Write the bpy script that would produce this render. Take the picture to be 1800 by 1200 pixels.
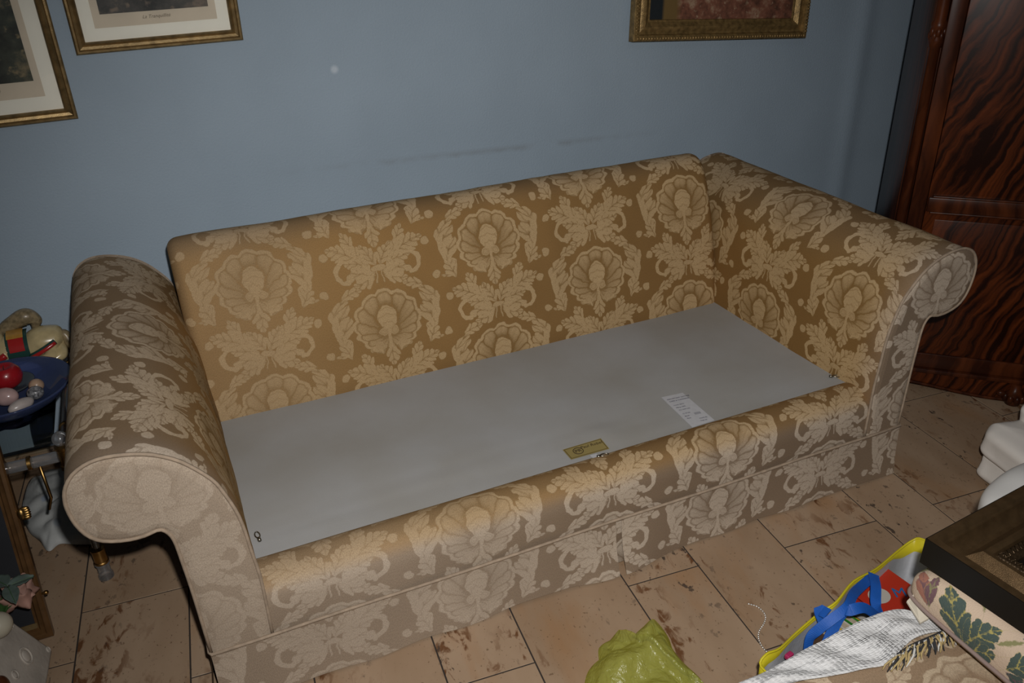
import bpy, bmesh, math, random
from math import sin, cos, pi, radians as R, sqrt, hypot
from mathutils import Vector as V, Matrix as Mx
random.seed(7)
sc = bpy.context.scene
for o in list(bpy.data.objects): bpy.data.objects.remove(o)
COL = sc.collection

# ------------------------------------------------------------------ camera, light, exposure
H, F, PITCH, ROLL, YAW = 1.65, 1480.8, R(28.151), R(-1.801), R(23.282)
m = Mx(((1,0,0),(0,-sin(PITCH),-cos(PITCH)),(0,cos(PITCH),-sin(PITCH))))
m = Mx(((cos(ROLL),-sin(ROLL),0),(sin(ROLL),cos(ROLL),0),(0,0,1))) @ m
m = m @ Mx.Rotation(YAW, 3, 'Z')                       # rows: right, down, forward
CAMROT = m
cam = bpy.data.objects.new('camera', bpy.data.cameras.new('camera')); COL.objects.link(cam)
cam.data.sensor_width = 36; cam.data.lens = F*36/1800; cam.data.clip_start = .05
mw = Mx.Identity(4)
for i in range(3):
    mw[i][0] = m[0][i]; mw[i][1] = -m[1][i]; mw[i][2] = -m[2][i]
mw[0][3], mw[1][3], mw[2][3] = 0, 0, H
cam.matrix_world = mw; sc.camera = cam
# the flash of the camera, just above and right of the lens
fl = bpy.data.lights.new('flash', 'SPOT'); fl.energy = 172; fl.spot_size = R(96); fl.spot_blend = .95
fl.shadow_soft_size = .018; fl.color = (1, .975, .945)
flo = bpy.data.objects.new('flash', fl); COL.objects.link(flo)
right = V(m[0]); up = -V(m[1]); fwd = V(m[2])
flo.matrix_world = mw @ Mx.Translation((.05, .10, .02)) @ Mx.Rotation(R(-2.5), 4, 'Y') @ Mx.Rotation(R(-2.5), 4, 'X')
# weak fill light added below the ceiling, no real lamp there
cl = bpy.data.lights.new('fill_light', 'AREA'); cl.energy = 3.0; cl.size = 1.2; cl.color = (.93,.96,1)
clo = bpy.data.objects.new('fill_light', cl); COL.objects.link(clo); clo.location = (.6, .2, 2.5)
w = bpy.data.worlds.new('world'); sc.world = w; w.use_nodes = True
w.node_tree.nodes['Background'].inputs[0].default_value = (.5,.55,.6,1)
w.node_tree.nodes['Background'].inputs[1].default_value = .05
vs = sc.view_settings; vs.view_transform = 'Standard'; vs.look = 'None'; vs.gamma = 1; vs.exposure = 0
vs.use_curve_mapping = False

# ------------------------------------------------------------------ helpers
def at(px, py, z):                                       # the point at height z seen at (px,py) of the photograph
    d = CAMROT.transposed() @ V(((px-900)/F, (py-600)/F, 1)); t = (z-H)/d.z
    return V((0,0,H)) + d*t
ORG = {}
def link(o, parent=None):
    COL.objects.link(o)
    if parent is not None: o.parent = parent
    return o
def tag(o, label, cat, group=None):
    o['label'] = label; o['category'] = cat
    if group: o['group'] = group
    return o
def thing(name, loc, label, cat, group=None):
    o = bpy.data.objects.new(name, None); o.location = loc; o.empty_display_size = .05
    link(o); ORG[o.name] = V(loc); tag(o, label, cat, group); return o
def obj(name, vs_, fs, mat, parent=None, uv=None, smooth=False, attr=None, org=None, mats=None, fm=None):
    """one mesh object; vs_ in world metres (moved into the parent's frame)"""
    if parent is not None: o0 = ORG[parent.name]
    elif org is not None: o0 = V(org)
    else:
        n = len(vs_); o0 = V((sum(v[0] for v in vs_)/n, sum(v[1] for v in vs_)/n, min(v[2] for v in vs_)))
    me = bpy.data.meshes.new(name)
    me.from_pydata([(v[0]-o0[0], v[1]-o0[1], v[2]-o0[2]) for v in vs_], [], fs)
    if uv:
        l = me.uv_layers.new(name='UVMap')
        l.data.foreach_set('uv', [c for lp in me.loops for c in uv[lp.vertex_index]])
    if attr:
        for k, vals in attr.items():
            a = me.attributes.new(k, 'FLOAT', 'POINT'); a.data.foreach_set('value', vals)
    for mm in (mats or [mat]): me.materials.append(mm)
    if fm: me.polygons.foreach_set('material_index', fm)
    if smooth: me.polygons.foreach_set('use_smooth', [True]*len(me.polygons))
    me.update()
    o = bpy.data.objects.new(name, me); link(o, parent)
    if parent is None: o.location = o0
    ORG[o.name] = o0
    return o
def dist(o, a=35):
    for p in o.data.polygons: p.use_smooth = True
    try: o.data.set_sharp_from_angle(angle=R(a))
    except Exception: pass
    return o
class MB:                                                # mesh buffer
    def __init__(s): s.v=[]; s.f=[]; s.uv=[]; s.m=[]
    def add(s, v, f, uv=None, mi=0):
        n=len(s.v); s.v+= [tuple(x) for x in v]; s.f+=[tuple(i+n for i in q) for q in f]; s.uv+= uv or [(0,0)]*len(v); s.m+=[mi]*len(f); return s
    def build(s, name, mat, parent=None, smooth=False, sharp=None, mats=None, uv=True, org=None):
        o = obj(name, s.v, s.f, mat, parent, s.uv if uv else None, smooth, org=org, mats=mats, fm=s.m if mats else None)
        if sharp: dist(o, sharp)
        return o
def grid(nx, ny, fn, closeu=False, closev=False):
    v=[]; uv=[]; f=[]
    for j in range(ny):
        for i in range(nx):
            p=fn(i/(nx if closeu else nx-1), j/(ny if closev else ny-1)); v.append(tuple(p)); uv.append((i/max(1,nx-1), j/max(1,ny-1)))
    for j in range(ny if closev else ny-1):
        for i in range(nx if closeu else nx-1):
            a=j*nx+i; b=j*nx+(i+1)%nx; c=((j+1)%ny)*nx+(i+1)%nx; d=((j+1)%ny)*nx+i; f.append((a,b,c,d))
    return v,f,uv
def box(c, s, rot=0, bev=0, tf=None):                    # box with chamfered edges: centre, full size
    x,y,z=[q/2 for q in s]; b=min(bev, x*.49, y*.49, z*.49); bm=bmesh.new()
    bmesh.ops.create_cube(bm, size=1)
    for v in bm.verts: v.co=V((v.co.x*2*x, v.co.y*2*y, v.co.z*2*z))
    if b>0: bmesh.ops.bevel(bm, geom=bm.edges[:], offset=b, segments=2, affect='EDGES', profile=.5)
    M=Mx.Translation(c) @ Mx.Rotation(rot,4,'Z')
    if tf is not None: M=tf @ M
    v=[M@q.co for q in bm.verts]; bm.verts.index_update(); f=[[q.index for q in p.verts] for p in bm.faces]; bm.free(); return v,f
def tube(pts, r, n=8, cap=True, closed=False):
    pts=[V(p) for p in pts]; k=len(pts); v=[]; f=[]; rs=r if isinstance(r,(list,tuple)) else [r]*k
    prev=None
    for i,p in enumerate(pts):
        t=(pts[(i+1)%k]-pts[i-1]) if closed else pts[min(i+1,k-1)]-pts[max(i-1,0)]
        t=t.normalized() if t.length>1e-9 else V((0,0,1))
        if prev is None:
            a=V((0,0,1)) if abs(t.z)<.9 else V((1,0,0)); nrm=t.cross(a).normalized()
        else:
            nrm=(prev-t*prev.dot(t)); nrm=nrm.normalized() if nrm.length>1e-6 else prev
        prev=nrm; bn=t.cross(nrm)
        for j in range(n):
            a=2*pi*j/n; v.append(p+(nrm*cos(a)+bn*sin(a))*rs[i])
    for i in range(k if closed else k-1):
        for j in range(n):
            a=i*n+j; b=i*n+(j+1)%n; i2=(i+1)%k; f.append((a,b,i2*n+(j+1)%n,i2*n+j))
    if cap and not closed: f.append(tuple(range(n-1,-1,-1))); f.append(tuple(range((k-1)*n,k*n)))
    return v,f
def lathe(prof, c=(0,0,0), n=32, M=None):                 # prof [(r,z)]
    v=[]; f=[]
    for r,z in prof:
        for j in range(n):
            a=2*pi*j/n; v.append(V((r*cos(a), r*sin(a), z)))
    for i in range(len(prof)-1):
        for j in range(n): f.append((i*n+j, i*n+(j+1)%n, (i+1)*n+(j+1)%n, (i+1)*n+j))
    if prof[0][0]>1e-4: f.append(tuple(range(n-1,-1,-1)))
    if prof[-1][0]>1e-4: f.append(tuple(range((len(prof)-1)*n, len(prof)*n)))
    M=M or Mx.Translation(c); return [M@q for q in v], f
def ball(c, r, n=20, sq=(1,1,1), M=None):
    def fn(u,v):
        a=2*pi*u; b=pi*(v-.5); p=V((cos(a)*cos(b)*r*sq[0], sin(a)*cos(b)*r*sq[1], sin(b)*r*sq[2]))
        return (M@p if M else p)+V(c)
    v,f,uv=grid(n, n//2+2, fn, closeu=True); return v,f
def cr(pts, n, closed=False):                             # Catmull-Rom, n points per span
    P=[V(p) for p in pts]; out=[]; k=len(P)
    for i in range(k if closed else k-1):
        p0=P[(i-1)%k] if closed or i>0 else P[0]*2-P[1]; p1=P[i]; p2=P[(i+1)%k]; p3=P[(i+2)%k] if closed or i+2<k else P[-1]*2-P[-2]
        for j in range(n):
            t=j/n; out.append(.5*((2*p1)+(p2-p0)*t+(2*p0-5*p1+4*p2-p3)*t*t+(3*p1-p0-3*p2+p3)*t**3))
    if not closed: out.append(P[-1])
    return out
from mathutils import noise as NZ
def nz(x,y=0,z=0): return NZ.noise(V((x,y,z)))
def text_mesh(body, size, M, mat, parent, name='lettering', shear=0, extr=.0002, align='CENTER', space=1):
    c=bpy.data.curves.new(name,'FONT'); c.body=body; c.size=size; c.align_x=align; c.align_y='CENTER'; c.extrude=extr; c.shear=shear; c.space_character=space; c.resolution_u=3
    t=bpy.data.objects.new('tmp',c); COL.objects.link(t); dg=bpy.context.evaluated_depsgraph_get(); dg.update()
    me=bpy.data.meshes.new_from_object(t.evaluated_get(dg)); bpy.data.objects.remove(t)
    vv=[M@v.co for v in me.vertices]; ff=[tuple(p.vertices) for p in me.polygons]; bpy.data.meshes.remove(me)
    return obj(name, vv, ff, mat, parent)

# ------------------------------------------------------------------ node tools
def srgb(r,g,b):
    f=lambda c: (c/255/12.92 if c/255<=.04045 else ((c/255+.055)/1.055)**2.4)
    return (f(r),f(g),f(b),1)
class X:                                                  # expression that builds Math nodes
    T=None
    def __init__(s,sock): s.s=sock
    def __add__(a,b): return mth('ADD',a,b)
    __radd__=__add__
    def __sub__(a,b): return mth('SUBTRACT',a,b)
    def __rsub__(a,b): return mth('SUBTRACT',b,a)
    def __mul__(a,b): return mth('MULTIPLY',a,b)
    __rmul__=__mul__
    def __truediv__(a,b): return mth('DIVIDE',a,b)
    def __neg__(a): return mth('MULTIPLY',a,-1.0)
def mth(op,*a):
    n=X.T.nodes.new('ShaderNodeMath'); n.operation=op
    for i,q in enumerate(a):
        if isinstance(q,X): X.T.links.new(q.s,n.inputs[i])
        else: n.inputs[i].default_value=q
    return X(n.outputs[0])
def mx(a,b): return mth('MAXIMUM',a,b)
def mn(a,b): return mth('MINIMUM',a,b)
def ab(a): return mth('ABSOLUTE',a)
def sn(a): return mth('SINE',a)
def sq(a): return mth('SQRT',a)
def at2(a,b): return mth('ARCTAN2',a,b)
def wrap(a,hi,lo): return mth('WRAP',a,hi,lo)
def stp(e0,e1,x):                                         # 0..1 ramp
    n=X.T.nodes.new('ShaderNodeMapRange'); n.interpolation_type='LINEAR'; n.clamp=True
    X.T.links.new(x.s,n.inputs[0]); n.inputs[1].default_value=e0; n.inputs[2].default_value=e1; n.inputs[3].default_value=0; n.inputs[4].default_value=1
    return X(n.outputs[0])
def hyp(a,b): return sq(a*a+b*b)

def mat(name, col, rough=.6, metal=0, spec=.5, bump=0, bscale=200, var=0, vscale=8, trans=0, ior=1.45, alpha=1, coat=0, sheen=0, var2=None):
    m_=bpy.data.materials.new(name); m_.use_nodes=True; nt=m_.node_tree; b=nt.nodes['Principled BSDF']
    c=col if len(col)==4 else (*col,1)
    b.inputs['Base Color'].default_value=c; b.inputs['Roughness'].default_value=rough; b.inputs['Metallic'].default_value=metal
    b.inputs['Specular IOR Level'].default_value=spec; b.inputs['Transmission Weight'].default_value=trans; b.inputs['IOR'].default_value=ior
    b.inputs['Coat Weight'].default_value=coat; b.inputs['Sheen Weight'].default_value=sheen; b.inputs['Alpha'].default_value=alpha
    tc=nt.nodes.new('ShaderNodeTexCoord')
    n=nt.nodes.new('ShaderNodeTexNoise'); n.inputs['Scale'].default_value=vscale; n.inputs['Detail'].default_value=5; nt.links.new(tc.outputs['Object'],n.inputs['Vector'])
    mix=nt.nodes.new('ShaderNodeMix'); mix.data_type='RGBA'; mr=nt.nodes.new('ShaderNodeMapRange'); mr.inputs[1].default_value=.35; mr.inputs[2].default_value=.68
    nt.links.new(n.outputs[0],mr.inputs[0]); nt.links.new(mr.outputs[0],mix.inputs[0])
    d=var2 or tuple(min(1,q*(1-var)) for q in c[:3])+(1,)
    mix.inputs[6].default_value=c; mix.inputs[7].default_value=d; nt.links.new(mix.outputs[2],b.inputs['Base Color'])
    if bump:
        n2=nt.nodes.new('ShaderNodeTexNoise'); n2.inputs['Scale'].default_value=bscale; n2.inputs['Detail'].default_value=3; nt.links.new(tc.outputs['Object'],n2.inputs['Vector'])
        bp=nt.nodes.new('ShaderNodeBump'); bp.inputs['Strength'].default_value=bump; bp.inputs['Distance'].default_value=.002
        nt.links.new(n2.outputs[0],bp.inputs['Height']); nt.links.new(bp.outputs[0],b.inputs['Normal'])
    return m_

# leaf node group: a lobed, veined leaf; all in centimetres
def leaf_group(name, wrapy):
    g=bpy.data.node_groups.new(name,'ShaderNodeTree')
    for nm in ('X','Y','bx','by','ax','ay','len','wid','bend','lobes'): g.interface.new_socket(nm,in_out='INPUT',socket_type='NodeSocketFloat')
    for nm in ('H','M'): g.interface.new_socket(nm,in_out='OUTPUT',socket_type='NodeSocketFloat')
    i=g.nodes.new('NodeGroupInput'); o=g.nodes.new('NodeGroupOutput'); X.T=g
    x,y,bx,by,ax,ay,ln,wd,bd,lb=[X(i.outputs[k]) for k in range(10)]
    dx=x-bx; dy=y-by
    if wrapy: dy=wrap(dy,18.75,-18.75)
    t=(dx*ax+dy*ay)/ln; s=(dy*ax-dx*ay)/ln-bd*t*t
    sa=ab(s); tc=mn(mx(t,0.0),1.0)
    ph=(tc*lb-sa*lb*1.1)*pi
    sp=ab(sn(ph))
    prof=wd*sn(tc*pi)*(sp*.36+.72)
    d=(prof-sa)*ln
    mask=stp(-.08,.16,d)
    vein=stp(.0,.045,sa)*.42+.58
    stri=ab(sn(sa*70.0+tc*6.0))
    sh=(stp(.03,.5,sp)*.52+.48)*vein*(stri*.26+.77)
    hh=mask*sh
    g.links.new(hh.s,o.inputs[0]); g.links.new(mask.s,o.inputs[1]); return g
LEAFW=leaf_group('damask_leaf',True); LEAFN=leaf_group('tapestry_leaf',False)
def leaf(g,x,y,b,tip,wid,bend=0,lobes=4):
    n=X.T.nodes.new('ShaderNodeGroup'); n.node_tree=g
    X.T.links.new(x.s,n.inputs[0]); X.T.links.new(y.s,n.inputs[1])
    L=hypot(tip[0]-b[0],tip[1]-b[1])
    for k,v in zip(range(2,10),(b[0],b[1],(tip[0]-b[0])/L,(tip[1]-b[1])/L,L,wid,bend,lobes)): n.inputs[k].default_value=v
    return X(n.outputs[0]),X(n.outputs[1])

def damask_group():
    """weave figure 0..1 from a UV in metres: shells in half drop, 73.6 x 37.5 cm"""
    g=bpy.data.node_groups.new('damask','ShaderNodeTree')
    g.interface.new_socket('UV',in_out='INPUT',socket_type='NodeSocketVector'); g.interface.new_socket('H',in_out='OUTPUT',socket_type='NodeSocketFloat')
    i=g.nodes.new('NodeGroupInput'); o=g.nodes.new('NodeGroupOutput'); X.T=g
    # a little wobble, as hand-drawn figures have
    sepn=g.nodes.new('ShaderNodeSeparateXYZ')
    no=g.nodes.new('ShaderNodeTexNoise'); no.inputs['Scale'].default_value=45; no.inputs['Detail'].default_value=1
    g.links.new(i.outputs[0],no.inputs['Vector']); g.links.new(i.outputs[0],sepn.inputs[0])
    sn2=g.nodes.new('ShaderNodeSeparateXYZ'); g.links.new(no.outputs['Color'],sn2.inputs[0])
    x0=X(sepn.outputs[0])*100+(X(sn2.outputs[0])-.5)*1.3; y0=X(sepn.outputs[1])*100+(X(sn2.outputs[1])-.5)*1.3
    xa=ab(wrap(x0,36.8,-36.8)); ya=wrap(y0,18.75,-18.75)
    bnd=mth('COSINE',(ya-4.2)*(2*pi/37.5))*2.6+18.4
    inB=mth('GREATER_THAN',xa,bnd)
    x=xa+(36.8-2*xa)*inB if False else xa+(36.8-(xa+xa))*inB
    y=wrap(ya+inB*18.75,18.75,-18.75)
    H_=None
    def acc(h):
        nonlocal H_
        H_=h if H_ is None else mx(H_,h)
    # ---- shell
    ex=x*(1/10.9); ey=(y-.5)*(1/10.1)
    e=hyp(ex,ey); th=at2(ex,ey+.42)                     # fan angle from the top about the hinge
    sc_=ab(sn(th*8.2+pi/2))
    bd=sc_*.085+.935
    inside=stp(-.015,.02,bd-e)
    rim=inside*(1-stp(.085,.115,bd-e))
    edge=stp(.09,.115,bd-e)*(1-stp(.13,.165,bd-e))
    rr=stp(.30,.80,e)
    lines=1-stp(.05,.42,sc_)
    rib2=ab(sn(th*24.6))
    petal=(.93-lines*.55)*(rr*.42+.50)*(rib2*.14+.88)
    shell=mx(rim*.99,inside*petal*(1-edge*.5))
    cut=stp(-1.5,-.5,y+7.2-ab(x)*.0)                       # open at the hinge
    shell=shell*mx(cut,stp(2.0,3.0,x))
    # ---- pine cone
    pe=hyp(x*(1/3.1),(y-1.8)*(1/3.9)); cone=stp(-.04,.04,1-pe)
    sc2=ab(sn(hyp(x,y+1.5)*1.45+ab(sn(at2(x,y+2.5)*6.0))*.7)); cone_h=cone*(stp(.0,.5,sc2)*.30+.66)
    halo=stp(-.5,-.03,1-pe)*(1-cone)*.55*stp(-2,0,y)
    shell=shell*(1-halo)
    # ---- volutes under it and the palmette
    def ring_(cx,cy,r,w,keep=None):
        q=hyp(x-cx,wrap(y-cy,18.75,-18.75)); h=stp(-.05,.18,w-ab(q-r))
        return h
    def scroll(cx,cy,r): return stp(-.08,.2,r-hyp(x-cx,wrap(y-cy,18.75,-18.75)))*(1-(ring_(cx,cy,r*.58,.13)*.34))*.92
    v1=scroll(1.75,-2.7,1.45); v2=scroll(3.6,-7.1,1.7); v1b=scroll(1.3,-.9,.7); v2b=scroll(6.0,-7.6,.95)
    stalk=stp(-.05,.15,.6-x)*stp(-8.5,-8,y)*(1-stp(-2,-1.5,y))
    dk=stp(-.5,.0,2.0-hyp(x-1.75,y+2.7))*.35
    shell=shell*(1-dk)
    base=stp(-.1,.3,2.3-hyp(x-3.6,y+7.1))*.62
    acc(mx(shell,mx(cone_h,mx(base*.85,mx(v1*.92,mx(v1b*.85,mx(v2*.95,mx(v2b*.85,stalk*.92))))))))
    L=lambda b,tip,wid,bend=0,lobes=4: acc(leaf(LEAFW,x,y,b,tip,wid,bend,lobes)[0])
    L((0,-6.5),(0,-14.2),.30,0,3)                          # palmette
    # ---- acanthus arching round the shell
    L((15.2,-4.6),(14.4,4.4),.29,.42,2); L((16.2,-1.2),(15.2,8.4),.25,.46,2); L((15.0,-5.0),(18.6,7.0),.085,.26,1)
    L((17.0,2.2),(16.4,11.6),.22,.78,3); L((13.2,9.8),(6.4,12.4),.24,.1,3)
    # ---- blooms above the shell
    L((1.0,15.0),(8.6,17.8),.32,-.1,3); L((1.2,14.8),(8.4,11.8),.28,.15,3); L((3.0,15),(4.4,20.0),.30,0,2); L((.9,16.5),(5.6,14.4),.42,0,2)
    acc(stp(-.1,.3,1.35-hyp(x-8.9,wrap(y-15.6,18.75,-18.75)))*.9)
    # ---- C scroll
    cs=ring_(9.9,17.6,3.1,.74)*stp(9.0,10.4,x); acc(cs*.95)
    acc(stp(-.1,.25,.95-hyp(x-9.9,wrap(y-14.5,18.75,-18.75)))); acc(stp(-.1,.25,.6-hyp(x-9.0,wrap(y-20.3,18.75,-18.75)))); acc(stp(-.1,.2,.55-hyp(x-11.0,wrap(y-21.9,18.75,-18.75))))
    # ---- side scroll leaf
    L((12.6,-9.2),(16.4,-1.6),.27,.2,4); acc(ring_(13.2,-4.0,1.15,.34)); L((13.5,-7.5),(17.4,-8.6),.2,.3,2)
    # ---- lower leaves
    L((5.0,-16.8),(14.6,-11.2),.28,-.12,5); L((6.5,-13.5),(9.6,-8.0),.3,0,3); L((2.2,-19.2),(10.2,-16.8),.30,-.1,4); L((.5,-19.8),(3.9,-12.0),.27,-.12,4); L((3.5,-18),(8.6,-11.6),.22,0,4)
    # ---- knot and stems
    acc(stp(-.05,.12,1-hyp(x*(1/2.3),wrap(y+20.3,18.75,-18.75)*(1/.85)))*.9)
    acc(stp(-.05,.15,.3-ab(x-.75-ab(wrap(y+22,18.75,-18.75))*.12))*stp(-3.6,-3.2,wrap(y+21.5,18.75,-18.75))*(1-stp(.5,.9,wrap(y+21.5,18.75,-18.75)))*.8)
    # ---- dots
    for cx,cy in ((17.8,12.0),(21.0,4.2),(19.0,-6.75),(15.8,-14.55)):
        q=hyp(x-cx,wrap(y-cy,18.75,-18.75)); acc(stp(-.1,.2,1.35-q)*(stp(.2,.6,ab(q-.75))*.0+.88))
    g.links.new(H_.s,o.inputs[0]); return g
DAM=damask_group()

def damask_mat(name, ground_g, fig_g, ground_f, fig_f, gloss=.5, flip=False):
    """satin-ground damask; 'fade' (0 fresh .. 1 sun-faded) is a point attribute of the cloth"""
    m_=bpy.data.materials.new(name); m_.use_nodes=True; nt=m_.node_tree; nt.nodes.remove(nt.nodes['Principled BSDF']); out=nt.nodes['Material Output']
    uv=nt.nodes.new('ShaderNodeUVMap'); uv.uv_map='UVMap'
    g=nt.nodes.new('ShaderNodeGroup'); g.node_tree=DAM; nt.links.new(uv.outputs[0],g.inputs[0])
    at_=nt.nodes.new('ShaderNodeAttribute'); at_.attribute_name='fade'
    def mixc(fac,a,b):
        n=nt.nodes.new('ShaderNodeMix'); n.data_type='RGBA'
        if hasattr(fac,'links') or not isinstance(fac,float): nt.links.new(fac,n.inputs[0])
        for k,q in ((6,a),(7,b)):
            if isinstance(q,tuple): n.inputs[k].default_value=q
            else: nt.links.new(q,n.inputs[k])
        return n.outputs[2]
    gc=mixc(at_.outputs['Fac'],ground_g,ground_f); fc=mixc(at_.outputs['Fac'],fig_g,fig_f)
    # yarn
    tc=nt.nodes.new('ShaderNodeTexCoord')
    X.T=nt
    mp=nt.nodes.new('ShaderNodeMapping'); mp.inputs['Scale'].default_value=(520,260,1); nt.links.new(uv.outputs[0],mp.inputs[0])
    yn=nt.nodes.new('ShaderNodeTexNoise'); yn.inputs['Scale'].default_value=1; yn.inputs['Detail'].default_value=2; nt.links.new(mp.outputs[0],yn.inputs['Vector'])
    ys=X(yn.outputs[0])*1.0+.5
    so=nt.nodes.new('ShaderNodeTexNoise'); so.inputs['Scale'].default_value=5; so.inputs['Detail'].default_value=4; nt.links.new(tc.outputs['Object'],so.inputs['Vector'])
    ys=ys*(X(so.outputs[0])*.3+.85)
    hs=X(g.outputs[0])
    # figure yarn: matt
    shade=stp(.0,1.0,hs)*.62+.38
    aw=nt.nodes.new('ShaderNodeAttribute'); aw.attribute_name='painted_sheen'; wn=X(aw.outputs['Fac'])  # satin sheen under the flash, painted in by flattening the figure contrast
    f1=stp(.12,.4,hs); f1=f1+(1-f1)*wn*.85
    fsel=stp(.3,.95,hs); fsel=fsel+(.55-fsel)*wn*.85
    fcol=nt.nodes.new('ShaderNodeMix'); fcol.data_type='RGBA'; fcol.blend_type='MULTIPLY'; fcol.inputs[0].default_value=1
    cmb=nt.nodes.new('ShaderNodeCombineXYZ')
    mul=shade*ys
    for k in range(3): nt.links.new(mul.s,cmb.inputs[k])
    # shading inside the figure goes towards the ground colour
    fm=mixc(fsel.s,gc,fc)
    nt.links.new(fm,fcol.inputs[6]); cm1=nt.nodes.new('ShaderNodeCombineXYZ')
    for k in range(3): nt.links.new(ys.s,cm1.inputs[k])
    nt.links.new(cm1.outputs[0],fcol.inputs[7])
    gcol=nt.nodes.new('ShaderNodeMix'); gcol.data_type='RGBA'; gcol.blend_type='MULTIPLY'; gcol.inputs[0].default_value=1
    nt.links.new(gc,gcol.inputs[6]); nt.links.new(cm1.outputs[0],gcol.inputs[7])
    bp=nt.nodes.new('ShaderNodeBump'); bp.inputs['Strength'].default_value=.12; bp.inputs['Distance'].default_value=.001; nt.links.new(yn.outputs[0],bp.inputs['Height'])
    dg=nt.nodes.new('ShaderNodeBsdfDiffuse'); nt.links.new(gcol.outputs[2],dg.inputs[0]); nt.links.new(bp.outputs[0],dg.inputs['Normal'])
    gl=nt.nodes.new('ShaderNodeBsdfAnisotropic'); gl.inputs['Roughness'].default_value=.72
    gk=mixc(at_.outputs['Fac'],tuple(min(1,q*2.0) for q in ground_g[:3])+(1,),tuple(min(1,q*2.0) for q in ground_f[:3])+(1,)); nt.links.new(gk,gl.inputs[0]); nt.links.new(bp.outputs[0],gl.inputs['Normal'])
    mg=nt.nodes.new('ShaderNodeMixShader'); mg.inputs[0].default_value=gloss; nt.links.new(dg.outputs[0],mg.inputs[1]); nt.links.new(gl.outputs[0],mg.inputs[2])
    df=nt.nodes.new('ShaderNodeBsdfDiffuse'); nt.links.new(fcol.outputs[2],df.inputs[0]); nt.links.new(bp.outputs[0],df.inputs['Normal'])
    ms=nt.nodes.new('ShaderNodeMixShader'); nt.links.new(f1.s,ms.inputs[0]); nt.links.new(mg.outputs[0],ms.inputs[1]); nt.links.new(df.outputs[0],ms.inputs[2])
    nt.links.new(ms.outputs[0],out.inputs[0]); return m_
M_dam=damask_mat('gold_damask',(.215,.126,.046,1),(.425,.292,.148,1),(.225,.168,.118,1),(.455,.375,.295,1),.5)
M_pip=mat('damask_piping',(.355,.27,.195),.8,bump=.3,bscale=900,var=.25,vscale=60)
M_dam2=damask_mat('beige_damask',(.26,.185,.12,1),(.42,.33,.23,1),(.26,.185,.12,1),(.42,.33,.23,1),.25)
M_deck=mat('grey_deck_cotton',(.355,.355,.355),.85,bump=.15,bscale=500,var=.14,vscale=3,var2=(.31,.298,.275,1))
M_brass=mat('brass',(.42,.25,.085),.34,1,var=.3,vscale=30)
M_gold=mat('gilt_wood',(.36,.25,.115),.42,.7,bump=.2,bscale=300,var=.45,vscale=40)
M_gilt2=mat('antique_gilt',(.34,.22,.085),.42,.5,bump=.5,bscale=260,var=.5,vscale=60)
def clear_mat(name,tint,gl=.10,frac=0,rough=.02):
    m_=bpy.data.materials.new(name); m_.use_nodes=True; nt=m_.node_tree; nt.nodes.remove(nt.nodes['Principled BSDF']); out=nt.nodes['Material Output']
    t=nt.nodes.new('ShaderNodeBsdfTransparent'); t.inputs[0].default_value=tint; g=nt.nodes.new('ShaderNodeBsdfAnisotropic'); g.inputs['Roughness'].default_value=rough
    fr=nt.nodes.new('ShaderNodeFresnel'); fr.inputs[0].default_value=1.45; X.T=nt; f=mn(X(fr.outputs[0])*1.0+gl*.2,1.0)
    base=t
    if frac:
        gs=nt.nodes.new('ShaderNodeBsdfGlass'); gs.inputs['IOR'].default_value=1.35; gs.inputs['Roughness'].default_value=.02; gs.inputs[0].default_value=(.97,.98,1,1)
        b_=nt.nodes.new('ShaderNodeMixShader'); b_.inputs[0].default_value=frac; nt.links.new(t.outputs[0],b_.inputs[1]); nt.links.new(gs.outputs[0],b_.inputs[2]); base=b_
    ms=nt.nodes.new('ShaderNodeMixShader'); nt.links.new(f.s,ms.inputs[0]); nt.links.new(base.outputs[0],ms.inputs[1]); nt.links.new(g.outputs[0],ms.inputs[2]); nt.links.new(ms.outputs[0],out.inputs[0]); return m_
M_acry=clear_mat('acrylic',(.95,.96,.97,1),.35,.25,.08)
nt=M_acry.node_tree; last=[n for n in nt.nodes if n.type=='MIX_SHADER'][-1]; d_=nt.nodes.new('ShaderNodeBsdfTranslucent'); d_.inputs[0].default_value=(.9,.92,.95,1); d2_=nt.nodes.new('ShaderNodeBsdfDiffuse'); d2_.inputs[0].default_value=(.9,.92,.95,1)
m1_=nt.nodes.new('ShaderNodeMixShader'); nt.links.new(d_.outputs[0],m1_.inputs[1]); nt.links.new(d2_.outputs[0],m1_.inputs[2]); m2_=nt.nodes.new('ShaderNodeMixShader'); m2_.inputs[0].default_value=.13
nt.links.new(last.outputs[0],m2_.inputs[1]); nt.links.new(m1_.outputs[0],m2_.inputs[2]); nt.links.new(m2_.outputs[0],nt.nodes['Material Output'].inputs[0])
M_glass=clear_mat('table_glass',(.90,.94,.92,1),.1)
M_chrome=mat('steel',(.30,.28,.24),.3,1)
M_white=mat('white_cotton',(.72,.68,.63),.9,bump=.2,bscale=700,var=.06,vscale=12)
M_ink=mat('ink',(.03,.025,.02),.7)

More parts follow.
